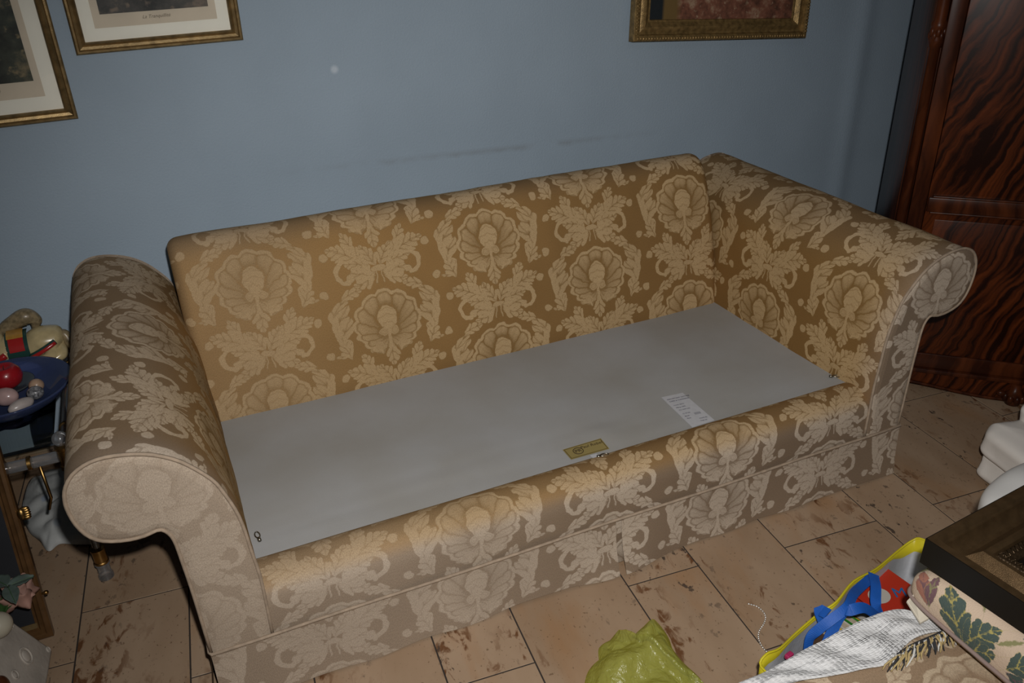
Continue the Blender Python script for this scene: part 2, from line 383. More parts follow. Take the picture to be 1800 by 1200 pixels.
# ------------------------------------------------------------------ room
def struct(o): o['kind']='structure'; return o
TA=R(-4.508)
def tw(x,y,z=0): return V((cos(TA)*x-sin(TA)*y, sin(TA)*x+cos(TA)*y, z))
def stone_mat():
    m_=bpy.data.materials.new('rust_streaked_stone'); m_.use_nodes=True; nt=m_.node_tree; b=nt.nodes['Principled BSDF']; X.T=nt
    tc=nt.nodes.new('ShaderNodeTexCoord'); oi=nt.nodes.new('ShaderNodeObjectInfo'); ad=nt.nodes.new('ShaderNodeVectorMath'); ad.operation='MULTIPLY_ADD'
    nt.links.new(oi.outputs['Random'],ad.inputs[0]); ad.inputs[1].default_value=(37,61,13); nt.links.new(tc.outputs['Object'],ad.inputs[2])
    rt=nt.nodes.new('ShaderNodeMapping'); rt.inputs['Rotation'].default_value=(0,0,R(8)); nt.links.new(ad.outputs[0],rt.inputs[0])
    def noise(scale,vec,det=4,ro=.55,dist_=0):
        mp=nt.nodes.new('ShaderNodeMapping'); mp.inputs['Scale'].default_value=vec; nt.links.new(rt.outputs[0],mp.inputs[0])
        n=nt.nodes.new('ShaderNodeTexNoise'); n.inputs['Scale'].default_value=scale; n.inputs['Detail'].default_value=det; n.inputs['Roughness'].default_value=ro; n.inputs['Distortion'].default_value=dist_
        nt.links.new(mp.outputs[0],n.inputs['Vector']); return X(n.outputs[0])
    def mixc(f,a,c):
        n=nt.nodes.new('ShaderNodeMix'); n.data_type='RGBA'; nt.links.new(f.s,n.inputs[0])
        for k,q in ((6,a),(7,c)):
            if isinstance(q,tuple): n.inputs[k].default_value=q
            else: nt.links.new(q,n.inputs[k])
        return n.outputs[2]
    amt=X(oi.outputs['Random'])
    c=mixc(stp(.35,.65,noise(5,(1,.4,1))),(.37,.262,.175,1),(.29,.195,.122,1))
    c=mixc(stp(.52,.72,noise(4,(1.6,.5,1)))*.55,c,(.31,.155,.06,1))
    band=stp(.46,.60,noise(3.2,(2.2,.45,1),2))
    spots=stp(.54,.63,noise(26,(1.3,.62,1),4,.6,.6))*band
    c=mixc(spots*.9,c,(.115,.042,.012,1))
    dk=stp(.62,.67,noise(34,(1.2,.7,1),3,.6,.3))*stp(.42,.6,noise(3,(2,.6,1),2))
    c=mixc(dk*.9,c,(.055,.04,.032,1))
    sp=stp(.66,.71,noise(120,(1,.8,1),2)); c=mixc(sp*.6,c,(.09,.05,.025,1))
    nt.links.new(c,b.inputs['Base Color']); b.inputs['Roughness'].default_value=.38; b.inputs['Specular IOR Level'].default_value=.35
    return m_
M_stone=stone_mat()
M_grout=mat('dark_grout',(.035,.027,.022),.9,var=.2,vscale=40)
fv=[(-2.1,-3.1,-.0013),(3.9,-3.1,-.0013),(3.9,3.2,-.0013),(-2.1,3.2,-.0013),(-2.1,-3.1,-.08),(3.9,-3.1,-.08),(3.9,3.2,-.08),(-2.1,3.2,-.08)]
floor=struct(obj('floor',fv,[(0,1,2,3),(7,6,5,4),(0,4,5,1),(1,5,6,2),(2,6,7,3),(3,7,4,0)],M_grout,org=(0,0,0)))
strips=[-1.55,-1.33,-1.03,-.80,-.570,-.300,-.02,.276,.4915,.814,1.028,1.289,1.605,1.809,2.064,2.38,2.60,2.90,3.12,3.42]
joint={-.80:1.757,-.570:1.927,.276:1.347,.814:1.493,1.289:1.468,1.809:1.466,1.028:1.86,.4915:1.02,1.605:1.13,2.064:1.95,-.300:1.60,-.02:1.15}
for i in range(len(strips)-1):
    x0,x1=strips[i],strips[i+1]; y0=joint.get(x0,random.uniform(1,1.6)); ln=random.choice((.58,.63,.68)); g=.0019
    y=y0-ln*5
    while y<2.95:
        a=max(y,-1.1); b_=min(y+ln,2.95)
        if b_-a>.03 and b_>-1.0:
            q=[(x0+g,a+g),(x1-g,a+g),(x1-g,b_-g),(x0+g,b_-g)]; c=.0006
            q2=[(x0+g+c,a+g+c),(x1-g-c,a+g+c),(x1-g-c,b_-g-c),(x0+g+c,b_-g-c)]
            vv=[tw(*p,-.004) for p in q]+[tw(*p,-c) for p in q]+[tw(*p,0) for p in q2]
            ff=[(8,9,10,11)]+[(k,(k+1)%4,4+(k+1)%4,4+k) for k in range(4)]+[(4+k,4+(k+1)%4,8+(k+1)%4,8+k) for k in range(4)]
            obj('tile',vv,ff,M_stone,floor)
        y+=ln
def wall_mat():
    m_=mat('pale_blue_wall',(.325,.405,.485),.82,bump=.55,bscale=150,var=.07,vscale=3)
    nt=m_.node_tree; X.T=nt; b=nt.nodes['Principled BSDF']; src=b.inputs['Base Color'].links[0].from_socket
    tc=nt.nodes.new('ShaderNodeTexCoord'); sp=nt.nodes.new('ShaderNodeSeparateXYZ'); nt.links.new(tc.outputs['Object'],sp.inputs[0])
    x,z=X(sp.outputs[0]),X(sp.outputs[2])
    no=nt.nodes.new('ShaderNodeTexNoise'); no.inputs['Scale'].default_value=9; no.inputs['Detail'].default_value=5; nt.links.new(tc.outputs['Object'],no.inputs['Vector'])
    nn=X(no.outputs[0])
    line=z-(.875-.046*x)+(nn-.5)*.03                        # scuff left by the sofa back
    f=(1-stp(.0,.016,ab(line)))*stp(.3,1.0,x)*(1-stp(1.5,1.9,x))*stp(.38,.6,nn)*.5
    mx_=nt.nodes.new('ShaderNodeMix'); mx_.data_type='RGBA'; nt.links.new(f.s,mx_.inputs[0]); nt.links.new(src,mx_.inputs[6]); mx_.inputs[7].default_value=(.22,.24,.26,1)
    d=hyp(x-.6085,z-1.161); f2=(1-stp(.006,.016,d))*.6
    m2=nt.nodes.new('ShaderNodeMix'); m2.data_type='RGBA'; nt.links.new(f2.s,m2.inputs[0]); nt.links.new(mx_.outputs[2],m2.inputs[6]); m2.inputs[7].default_value=(.62,.68,.75,1)
    nt.links.new(m2.outputs[2],b.inputs['Base Color']); return m_
M_wall=wall_mat(); M_plain=mat('white_ceiling_paint',(.6,.6,.58),.9,bump=.2,bscale=120,var=.05)
WA=R(1.85); WX=V((cos(WA),sin(WA),0)); WN=V((sin(WA),-cos(WA),0)); W0=V((0,2.76,0))
def wbump(s): return .012*math.exp(-((s-2.9)/.05)**2)      # the plaster swells in a narrow upright band
wb=MB()
def wf(u,v):
    s=-2.2+6.2*u; return W0+WX*s+WN*wbump(s)+V((0,0,2.6*v))
v_,f_,_=grid(249,2,wf); wb.add(v_,f_)
v_,f_,_=grid(2,2,lambda u,v:W0+WX*(4.0-6.2*u)-WN*.1+V((0,0,2.6*v))); wb.add(v_,f_)
o=struct(wb.build('wall_back',M_wall,smooth=True,org=W0)); o.data.transform(Mx.Rotation(-WA,4,'Z')); o.rotation_euler=(0,0,WA)
def slab(n,c,s,mt): v,f=box(c,s); return struct(obj(n,v,f,mt))
slab('wall_left',(-2.15,-.15,1.3),(.1,6.1,2.6),M_wall); slab('wall_right',(3.95,-.15,1.3),(.1,6.2,2.6),M_wall)
slab('wall_front',(.9,-3.15,1.3),(6.2,.1,2.6),M_wall); slab('ceiling',(.9,-.1,2.65),(6.2,6.4,.1),M_plain)
wb=MB(); v,f=box((.9,2.766+.015,.035),(6.0,.016,.07),0,.004); 
o=struct(obj('baseboard_back',[W0+WX*p[0]+WN*(.008+(p[1]-2.781))+V((0,0,p[2]+0)) for p in v],f,M_stone))

# ------------------------------------------------------------------ sofa
UC=.908
sofa=thing('sofa',(UC,2.05,0),'gold shell damask sofa with scroll arms, seat cushions removed, against blue wall','sofa')
A0=[(.880,.165),(.879,.267),(.879,.35),(.885,.42),(.889,.48),(.896,.53),(.910,.58),(.925,.62),(.952,.658),(.982,.69),(1.02,.715),(1.06,.729),(1.10,.735),(1.133,.731),(1.162,.715),(1.18,.69),(1.187,.665),(1.188,.64),(1.183,.605),(1.17,.572),(1.148,.55),(1.11,.537),(1.075,.535),(1.046,.54),(1.031,.525),(1.024,.5),(1.021,.45),(1.017,.35),(1.014,.165)]
AP=[(p.x,p.y) for p in cr([(a,b,0) for a,b in A0],5)]
def arcs(P):
    s=[0]
    for i in range(1,len(P)): s.append(s[-1]+hypot(P[i][0]-P[i-1][0],P[i][1]-P[i-1][1]))
    return s
AS=arcs(AP); VF,VR=1.500,2.62
def sstep(a,b,x): t=max(0,min(1,(x-a)/(b-a))); return t*t*(3-2*t)
for side,nm,off in ((-1,'left',(2.10,.56)),(1,'right',(1.655,.375))):
    NV=46; v=[];uv=[];fd=[];wr=[];f=[]; n=len(AP)
    nrm=[]
    for i in range(n):
        t=V((AP[min(i+1,n-1)][0]-AP[max(i-1,0)][0],AP[min(i+1,n-1)][1]-AP[max(i-1,0)][1],0)).normalized(); nrm.append((-t.y,t.x))
    for j in range(NV):
        # dense near the ends, which are slightly rounded
        tt=j/(NV-1); vv=VF+.004+(VR-VF-.008)*tt
        e=min(vv-VF,VR-vv); ins=.010*max(0,1-e/.014)**2
        for i,(a,z) in enumerate(AP):
            soft=.0035*nz(vv*5,AS[i]*6,side*3)+.0015*nz(vv*17,AS[i]*15,side)
            k=soft-ins
            aa=a-(-nrm[i][0])*k*-1 if False else a+nrm[i][0]*k; zz=z+nrm[i][1]*k
            v.append((UC+side*aa,vv,zz))
            x=(off[0]-vv) if side>0 else (vv-off[0]); uv.append((x,AS[i]-off[1]))
            s=AS[i]; top=sstep(.42,.62,s); wr.append(0.0)
            fd.append(min(1,(.30 if side>0 else .55)*top + (.10 if side<0 else 0) + .55*sstep(.10,.0,vv-VF)+.4*sstep(1.0,1.2,s)))
    for j in range(NV-1):
        for i in range(n-1):
            q=(j*n+i,j*n+i+1,(j+1)*n+i+1,(j+1)*n+i); f.append(q if side>0 else q[::-1])
    arm=obj('arm',v,f,M_dam,sofa,uv,True,{'fade':fd,'painted_sheen':wr}); arm['label']='rolled scroll arm, %s'%nm
    # front scroll panel with its cord
    for vv,nm2,dr in ((VF,'arm_panel',-1),(VR,'arm_back_panel',1)):
        ring=[(a,z) for a,z in AP[::2]]; pts=[(UC+side*a,vv,z) for a,z in ring]
        # a slightly padded facing: three rings
        pv=[];pf=[];puv=[];k=len(ring); off2=(.13,.62) if side<0 else (1.965,.63)
        cx=sum(p[0] for p in pts)/k; 
        rnrm=nrm[::2]
        for ri,(ins,dep) in enumerate(((.0,0),(.010,.004),(.02,.006))):
            for i,(a,z) in enumerate(ring):
                aa=a-rnrm[i][0]*ins; zz=z-rnrm[i][1]*ins
                pv.append((UC+side*aa,vv+dr*dep,max(zz,.165))); puv.append((UC+side*aa-(-.125 if side<0 else 1.965),zz-.63))
        for ri in range(2):
            for i in range(k): 
                q=(ri*k+i,ri*k+(i+1)%k,(ri+1)*k+(i+1)%k,(ri+1)*k+i); pf.append(q if side*dr>0 else q[::-1])
        q=tuple(range(2*k,3*k)); pf.append(q if side*dr>0 else q[::-1])
        p=obj(nm2,pv,pf,M_dam,arm,puv,False,{'fade':[1.0]*len(pv),'painted_sheen':[.93 if side<0 else .12]*len(pv)})
        if dr<0:
            tv,tf=tube([(UC+side*a,vv-.001,z) for a,z in AP[::2]],.0042,6); obj('piping',tv,tf,M_pip,arm,smooth=True)
# back
BP0=[(2.262,.24),(2.257,.313),(2.278,.43),(2.304,.55),(2.334,.64),(2.365,.72),(2.39,.768),(2.418,.796),(2.45,.805),(2.49,.797),(2.54,.768),(2.585,.70),(2.612,.60),(2.622,.4),(2.622,.2)]
BP=[(p.x,p.y) for p in cr([(a,b,0) for a,b in BP0],5)]; BS=arcs(BP); n=len(BP)
bn=[]
for i in range(n):
    t=V((BP[min(i+1,n-1)][0]-BP[max(i-1,0)][0],BP[min(i+1,n-1)][1]-BP[max(i-1,0)][1],0)).normalized(); bn.append((-t.y,t.x))
u0,u1=-.004,1.800; us=[]; RB=.032
for k in range(7): us.append((u0+RB-RB*cos(k/6*pi/2),RB*(1-sin(k/6*pi/2))))
us+= [(u0+RB+(u1-u0-2*RB)*k/80,0) for k in range(1,80)]
for k in range(7): us.append((u1-RB+RB*sin(k/6*pi/2),RB*(1-cos(k/6*pi/2))))
v=[];uv=[];fd=[];wr=[];f=[]
for j,(u,ins) in enumerate(us):
    for i,(vv,z) in enumerate(BP):
        k=.004*nz(u*4,BS[i]*5,9)+.0015*nz(u*16,BS[i]*14,2)-ins
        # normal (t.y rotated) points to the front/up
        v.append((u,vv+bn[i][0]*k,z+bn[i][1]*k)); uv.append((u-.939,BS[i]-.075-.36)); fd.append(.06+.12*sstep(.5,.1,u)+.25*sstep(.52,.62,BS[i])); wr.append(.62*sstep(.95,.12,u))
for j in range(len(us)-1):
    for i in range(n-1): f.append((j*n+i,(j+1)*n+i,(j+1)*n+i+1,j*n+i+1))
f.append(tuple(range(n))); f.append(tuple(range((len(us)-1)*n+n-1,(len(us)-1)*n-1,-1)))
obj('backrest',v,f,M_dam,sofa,uv,True,{'fade':fd,'painted_sheen':wr})
# deck
def dk(u,v):
    x=.0+1.815*u; y=1.575+.72*v
    d=min(x-.02,1.795-x,y-1.59); z=.306-.010*v+.004*nz(x*3,y*4)-.008*math.exp(-((x-.9)/.5)**2-((v-.5)/.4)**2)
    z+=.0016*nz(x*2.2,y*26,3)*sstep(.3,.0,y-1.6)+.006*math.exp(-((x-1.0)/.05)**2-((y-1.70)/.05)**2)
    return (x,y,z)
v,f,uv=grid(110,60,dk); deck=obj('seat_deck',v,f,M_deck,sofa,uv,True)
# front rail
RP=[(p.x,p.y) for p in cr([(1.65,.280,0),(1.617,.299,0),(1.597,.311,0),(1.57,.317,0),(1.535,.310,0),(1.512,.290,0),(1.502,.262,0),(1.500,.22,0),(1.500,.165,0)],5)]
RS=arcs(RP); RS=[RS[-1]-s for s in RS]; n=len(RP)
v=[];uv=[];fd=[];f=[]
for j in range(91):
    u=.024+(1.812-.024)*j/90
    for i,(vv,z) in enumerate(RP):
        k=.003*nz(u*5,RS[i]*9,4)
        v.append((u,vv-k,z+k)); uv.append((u-1.283,RS[i]-.115)); fd.append(.18+.78*sstep(.31,.262,z)*sstep(1.56,1.505,vv)+.25*sstep(.6,.1,u))
for j in range(90):
    for i in range(n-1): f.append((j*n+i,j*n+i+1,(j+1)*n+i+1,(j+1)*n+i))
obj('front_rail',v,f,M_dam,sofa,uv,True,{'fade':[min(1,q) for q in fd],'painted_sheen':[.72*sstep(1.25,.25,q[0]) for q in v]})
# seam cord and skirt
ZS=.176
def frontv(u): return 1.494
tv,tf=tube([(-.110,2.6,ZS),(-.110,1.9,ZS),(-.110,1.50,ZS),(-.106,1.492,ZS)]+[(u,1.491,ZS+.0015*sin(u*9)) for u in [x*.1 for x in range(0,19)]]+[(1.925,1.492,ZS),(1.930,1.50,ZS),(1.930,2.6,ZS)],.0042,6)
obj('skirt_piping',tv,tf,M_pip,sofa,smooth=True)
def skirt(name,P0,P1,nrm,curl0,curl1,uoff,lab=None):
    P0=V(P0);P1=V(P1);L=(P1-P0).length; nrm=V(nrm); N=max(10,int(L/.02))
    def fn(a,b):
        s=a*L; d=b*.176
        fl=.012*b*b+.006*nz(s*5,1,uoff)*b+.004*sin(s*23)*b*sstep(.5,.0,abs(s-L*.5)-.1)
        e0=sstep(.16,0,s)*curl0; e1=sstep(.16,0,L-s)*curl1
        fl+=(e0+e1)*b*b
        p=P0.lerp(P1,a)+nrm*(.0005+fl)
        p.z=max(.003,ZS-.002-d+.003+.012*max(0,e0+e1)*0+.006*nz(s*7,5,uoff)*b*b+ (.004 if b==1 else .004*b))
        return p
    v,f,_=grid(N,12,fn); uv=[]
    for j in range(12):
        for i in range(N): uv.append((P0.x*0+(i/(N-1))*L+uoff, ZS-j/11*.176-.105))
    o=obj(name,v,f,M_dam,sofa,uv,True,{'fade':[1.0]*len(v),'painted_sheen':[.15+.62*sstep(1.25,.3,q[0]) for q in v]}); return o
skirt('skirt',(-.108,1.4955,ZS),(.927,1.4955,ZS),(0,-1,0),.012,.024,-.108-1.26)
skirt('skirt',(.944,1.4955,ZS),(1.928,1.4955,ZS),(0,-1,0),.026,.004,.944-1.26)
skirt('skirt',(-.110,2.60,ZS),(-.110,1.512,ZS),(-1,0,0),.0,.012,-.3)
skirt('skirt',(1.928,1.500,ZS),(1.928,2.60,ZS),(1,0,0),.004,.0,.2)
v,f,_=grid(8,6,lambda a,b:(.85+.17*a,1.503-.004*b,ZS-.16*b)); obj('skirt_pleat',v,f,M_dam,sofa,[(q[0]-1.0,q[2]) for q in v],True,{'fade':[1.0]*len(v)})
v,f,_=grid(8,6,lambda a,b:(-.104+.06*a*0,1.503+.10*a,ZS-.165*b)); obj('skirt_pleat',v,f,M_dam,sofa,[(q[1],q[2]) for q in v],True,{'fade':[1.0]*len(v)})
# hidden timber body keeps light out
v,f=box((UC,2.06,.10),(1.99,1.08,.12)); obj('underframe',v,f,M_grout,sofa)
# labels sewn to the deck
def deckpt(px,py,dz=.0015):
    p=at(px,py,.305)
    for _ in range(3):
        u=(p.x)/1.815; vv=(p.y-1.575)/.72; z=dk(u,max(0,vv))[2]; p=at(px,py,z+dz)
    return p
def tagpatch(q,name,mt,nx=12,ny=8,dz=.002,parent=None):
    P=[deckpt(*k,dz=dz) for k in q]
    def fn(a,b):
        p=(P[0].lerp(P[1],a)).lerp(P[3].lerp(P[2],a),b); z=dk(p.x/1.815,max(0,(p.y-1.575)/.72))[2]; p.z=max(p.z,z+dz); return p
    v,f,uv=grid(nx,ny,fn); top=len(v); v2=[V(p)-V((0,0,.0012)) for p in v]; f2=[q[::-1] for q in [tuple(i+top for i in w_) for w_ in f]]
    return obj(name,list(v)+v2,list(f)+f2,mt,parent or deck,uv+uv,True),P
def rect_frame_tex(name,base,line,inset=.06,w=.035,asp=.42):
    m_=mat(name,base,.6,bump=.2,bscale=900); nt=m_.node_tree; X.T=nt; b=nt.nodes['Principled BSDF']
    u=nt.nodes.new('ShaderNodeUVMap'); s=nt.nodes.new('ShaderNodeSeparateXYZ'); nt.links.new(u.outputs[0],s.inputs[0])
    d=mn((.5-ab(X(s.outputs[0])-.5)),(.5-ab(X(s.outputs[1])-.5))*asp)
    k=stp(.0,.008,d-.012)*(1-stp(.0,.008,d-.032)); mi=nt.nodes.new('ShaderNodeMix'); mi.data_type='RGBA'; nt.links.new(k.s,mi.inputs[0]); mi.inputs[6].default_value=base; mi.inputs[7].default_value=line
    nt.links.new(mi.outputs[2],b.inputs['Base Color']); return m_
M_lab=rect_frame_tex('gold_satin_label',(.27,.21,.075,1),(.11,.075,.02,1)); M_pap=mat('white_label',(.50,.50,.52),.7,var=.08,vscale=60)
lab,P=tagpatch([(989,790),(1056,770),(1071,788),(1004,807)],'brand_label',M_lab); lab['label']='gold sewn label with ring monogram'
Xd=(P[2]-P[3]).normalized(); Zd=V((0,0,1)); Yd=Zd.cross(Xd).normalized(); c=(P[0]+P[1]+P[2]+P[3])/4; Wl=(P[2]-P[3]).length; Hl=(P[0]-P[3]).length
def lf(x,y,z=.0035): 
    q=c+Xd*x*Wl+Yd*y*Hl; zz=dk(q.x/1.815,max(0,(q.y-1.575)/.72))[2]; M=Mx.Identity(4)
    for i in range(3): M[i][0]=Xd[i];M[i][1]=Yd[i];M[i][2]=Zd[i]
    M[0][3],M[1][3],M[2][3]=q.x,q.y,max(zz+z,q.z+z*.5); return M
M_brn=mat('label_thread',(.05,.03,.012),.8)
text_mesh('Paul Robel',Hl*.30,lf(.17,.16),M_brn,lab,'lettering',.2)
text_mesh('PR',Hl*.34,lf(-.21,-.02),M_brn,lab,'monogram')
Mr=lf(-.21,-.02); tv,tf=tube([Mr@V((Hl*.27*cos(a*pi/12),Hl*.27*sin(a*pi/12),0)) for a in range(24)],.0011,5,closed=True); obj('monogram_ring',tv,tf,M_brn,lab)
care,P=tagpatch([(1162.5,698),(1200,690),(1256,738),(1217,750.5)],'care_label',M_pap,dz=.0025); care['label']='white printed care label'
Xd=(P[1]-P[0]).normalized(); Yd=Zd.cross(Xd).normalized(); Wl=(P[1]-P[0]).length; Ll=(P[3]-P[0]).length
DY=(P[3]-P[0]).normalized()
def line(sx,t,wd,txt,sz):
    q=P[0]+Xd*(sx*Wl)+DY*(t*Ll); zz=dk(q.x/1.815,max(0,(q.y-1.575)/.72))[2]; M=Mx.Identity(4)
    for i in range(3): M[i][0]=Xd[i];M[i][1]=Yd[i];M[i][2]=Zd[i]
    M[0][3],M[1][3],M[2][3]=q.x,q.y,max(zz,q.z)+.0035; text_mesh(txt,sz,M,M_prn,care,'print_line',0,.0001,'LEFT')
M_prn=mat('label_print',(.13,.13,.18),.8)
for sx,t,tx,sz in ((.08,.14,'IMPORTANT NOTICE',.0075),(.08,.21,'CARE & CLEANING',.0075),(.08,.28,'',.006),(.1,.34,'Cover fabric',.0065),(.1,.42,'Filling 100%',.0065),(.12,.50,'Dry clean only',.006),(.1,.62,'12 34 56',.007),(.55,.68,'|||||||',.011),(.1,.70,'Batch',.0065),(.1,.77,'Style',.0065),(.55,.84,'MADE IN',.006),(.5,.91,'THE UK',.006)):
    if tx: line(sx,t,.5,tx,sz)
# zip pulls at the deck edges
def zip_pull(px,py,ang,ztop):
    p=deckpt(px,py,.006); d=V((cos(ang),sin(ang),0)); s=V((-sin(ang),cos(ang),0)); mb=MB()
    mb.add(*tube([p+d*x for x in (-.004,.006)],.0045,8)); 
    mb.add(*tube([p+d*(.017+.012*cos(t*pi/10))+s*.0055*sin(t*pi/10)+V((0,0,.002)) for t in range(20)],.0016,6,closed=True))
    return mb.build('zip_pull',M_chrome,sofa,smooth=True)
zip_pull(1052,802,R(-8),0); zip_pull(456,948,R(96),0); zip_pull(1460,661,R(-35),0)
tp,_=tagpatch([(1037,800),(1048,797),(1056,803),(1046,808)],'zip_tape',M_pap,5,4,.004,sofa)

# ------------------------------------------------------------------ wardrobe
def mahog(name,dark,mid,flame=False):
    m_=bpy.data.materials.new(name); m_.use_nodes=True; nt=m_.node_tree; b=nt.nodes['Principled BSDF']; X.T=nt
    tc=nt.nodes.new('ShaderNodeTexCoord'); sp=nt.nodes.new('ShaderNodeSeparateXYZ'); nt.links.new(tc.outputs['Object'],sp.inputs[0]); x,y,z=[X(sp.outputs[k]) for k in range(3)]
    no=nt.nodes.new('ShaderNodeTexNoise'); no.inputs['Scale'].default_value=5; no.inputs['Detail'].default_value=5; nt.links.new(tc.outputs['Object'],no.inputs['Vector']); nn=X(no.outputs[0])-.5
    n2=nt.nodes.new('ShaderNodeTexNoise'); n2.inputs['Scale'].default_value=7; n2.inputs['Detail'].default_value=6
    cb=nt.nodes.new('ShaderNodeCombineXYZ')
    if flame:                                             # feathers rise and fan out from the left stile
        a=z*.55-(x-.05)*1.15-(x-.05)*(x-.05)*.5
        X1=a*15+nn*2.4; nt.links.new(X1.s,cb.inputs[0]); nt.links.new((x*.8+z*.9+nn*.5).s,cb.inputs[1])
    else:
        nt.links.new((x*9+nn).s,cb.inputs[0]); nt.links.new((y*9).s,cb.inputs[1]); nt.links.new((z*.9).s,cb.inputs[2])
    nt.links.new(cb.outputs[0],n2.inputs['Vector']); n2.inputs['Scale'].default_value=2.6 if flame else 3
    k=stp(.40,.66,X(n2.outputs[0]))
    mi=nt.nodes.new('ShaderNodeMix'); mi.data_type='RGBA'; nt.links.new(k.s,mi.inputs[0]); mi.inputs[6].default_value=dark; mi.inputs[7].default_value=mid; nt.links.new(mi.outputs[2],b.inputs['Base Color'])
    b.inputs['Roughness'].default_value=.33; b.inputs['Specular IOR Level'].default_value=.16
    return m_
M_mah=mahog('mahogany',(.026,.007,.003,1),(.085,.022,.007,1)); M_flame=mahog('flame_mahogany',(.014,.004,.002,1),(.105,.024,.006,1),True)
wx=V((.743,-.669,0)); wy=V((.669,.743,0)); WO=V((2.24,1.93,0))
WT=Mx.Identity(4)
for i in range(3): WT[i][0]=wx[i]; WT[i][1]=wy[i]; WT[i][3]=WO[i]
ward=thing('wardrobe',(0,0,0),'dark flame mahogany wardrobe with carved corner column standing cornerwise beside sofa','wardrobe')
ward.matrix_world=WT; ORG[ward.name]=V((0,0,0))
def wbx(name,c,s,mt,bev=.002,parent=ward): v,f=box(c,s,0,bev); o=obj(name,v,f,mt,parent); return dist(o)
WW,WD,WH=.98,.60,2.05
wbx('carcass',(WW/2,.035+(WD-.035)/2,.09+(WH-.09)/2),(WW,WD-.035,WH-.09),M_mah)
for x0,k in ((.0,0),(WW-.085,1)):
    s0=x0+.0185 if not k else WW-.0185
    mb=MB(); r=.0185
    prof=[(r*1.15,.09),(r*1.15,.115),(r*.9,.12),(r*.9,1.19),(r*1.1,1.195),(r*1.35,1.215),(r*1.05,1.235),(r*1.25,1.25),(r*1.3,1.262),(r,1.27),(r,2.0)]
    mb.add(*lathe(prof,(s0,.024,0),14)); mb.build('corner_column',M_mah,ward,sharp=40)
    mb=MB()
    for q in range(7):                                  # carved leaves of the capital
        a=pi+q*pi/6; mb.add(*ball((s0+.019*cos(a),.024+.019*sin(a),1.225+.012*(q%2)),.008,8,(1,1,2.0)))
    mb.build('carved_capital',M_mah,ward,smooth=True)
    wbx('stile',(.061 if not k else WW-.061,.022,.09+(WH-.09)/2),(.046,.03,WH-.09),M_mah)
# door: frame, rail and two flamed panels
door=obj('door',*box((WW/2,.024,.10+.945),(WW-.174,.020,1.89),0,.002),M_flame,ward); dist(door)
for z0,z1 in ((.10,.155),(.677,.725),(1.90,1.985)): wbx('door_rail',(WW/2,.0115,(z0+z1)/2),(WW-.178,.012,z1-z0),M_mah,.003,door)
wbx('rail_moulding',(WW/2,.0085,.7285),(WW-.20,.014,.007),M_mah,.003,door); wbx('rail_moulding',(WW/2,.0085,.6745),(WW-.20,.014,.006),M_mah,.003,door)
wbx('lower_panel',(WW/2,.0135,.415),(WW-.24,.006,.47),M_flame,.003,door)
# plinth: moulding, shaped apron with bead, carved feet
wbx('plinth_moulding',(WW/2,.018,.090),(WW+.024,.05,.016),M_mah,.006)
wbx('cornice',(WW/2,.28,WH+.03),(WW+.10,.66,.06),M_mah,.015)
def apz(x): t=abs(((x)/.49)%2-1) if True else 0; t=min(1,abs(x-.49)/.40); return .012+.030*sstep(.15,1,t)+.012*sstep(.3,0,t)*0
xs=[k*WW/60 for k in range(61)]; v=[];f=[]
for x in xs:
    z=apz(x)
    v+= [(x,-.002,.084),(x,-.002,z),(x,.016,z),(x,.016,.084)]
for i in range(60):
    a=i*4
    for k in range(4): f.append((a+k,a+4+k,a+4+(k+1)%4,a+(k+1)%4))
f.append((0,1,2,3)); f.append((243,242,241,240)); ap=obj('apron',v,f,M_flame,ward); dist(ap)
tv,tf=tube([(x,-.006,apz(x)+.004) for x in xs],.006,8); obj('apron_bead',tv,tf,M_mah,ap,smooth=True)
def foot(x,y):
    mb=MB()
    mb.add(*lathe([(.006,0),(.024,.002),(.030,.018),(.026,.034),(.034,.044),(.020,.060),(.016,.08)],(x,y,0),16))
    for q in range(9): a=2*pi*q/9; mb.add(*ball((x+.030*cos(a),y+.030*sin(a),.030),.011,8,(1,1,1.5)))
    mb.add(*ball((x-.042,y-.004,.038),.013,10,(1.2,.7,.9))); mb.add(*ball((x+.042,y-.004,.038),.013,10,(1.2,.7,.9)))
    return mb.build('carved_foot',M_mah,ward,smooth=True)
foot(.492,.0); foot(.05,.05); foot(WW-.05,.05); foot(.05,WD-.06); foot(WW-.05,WD-.06)

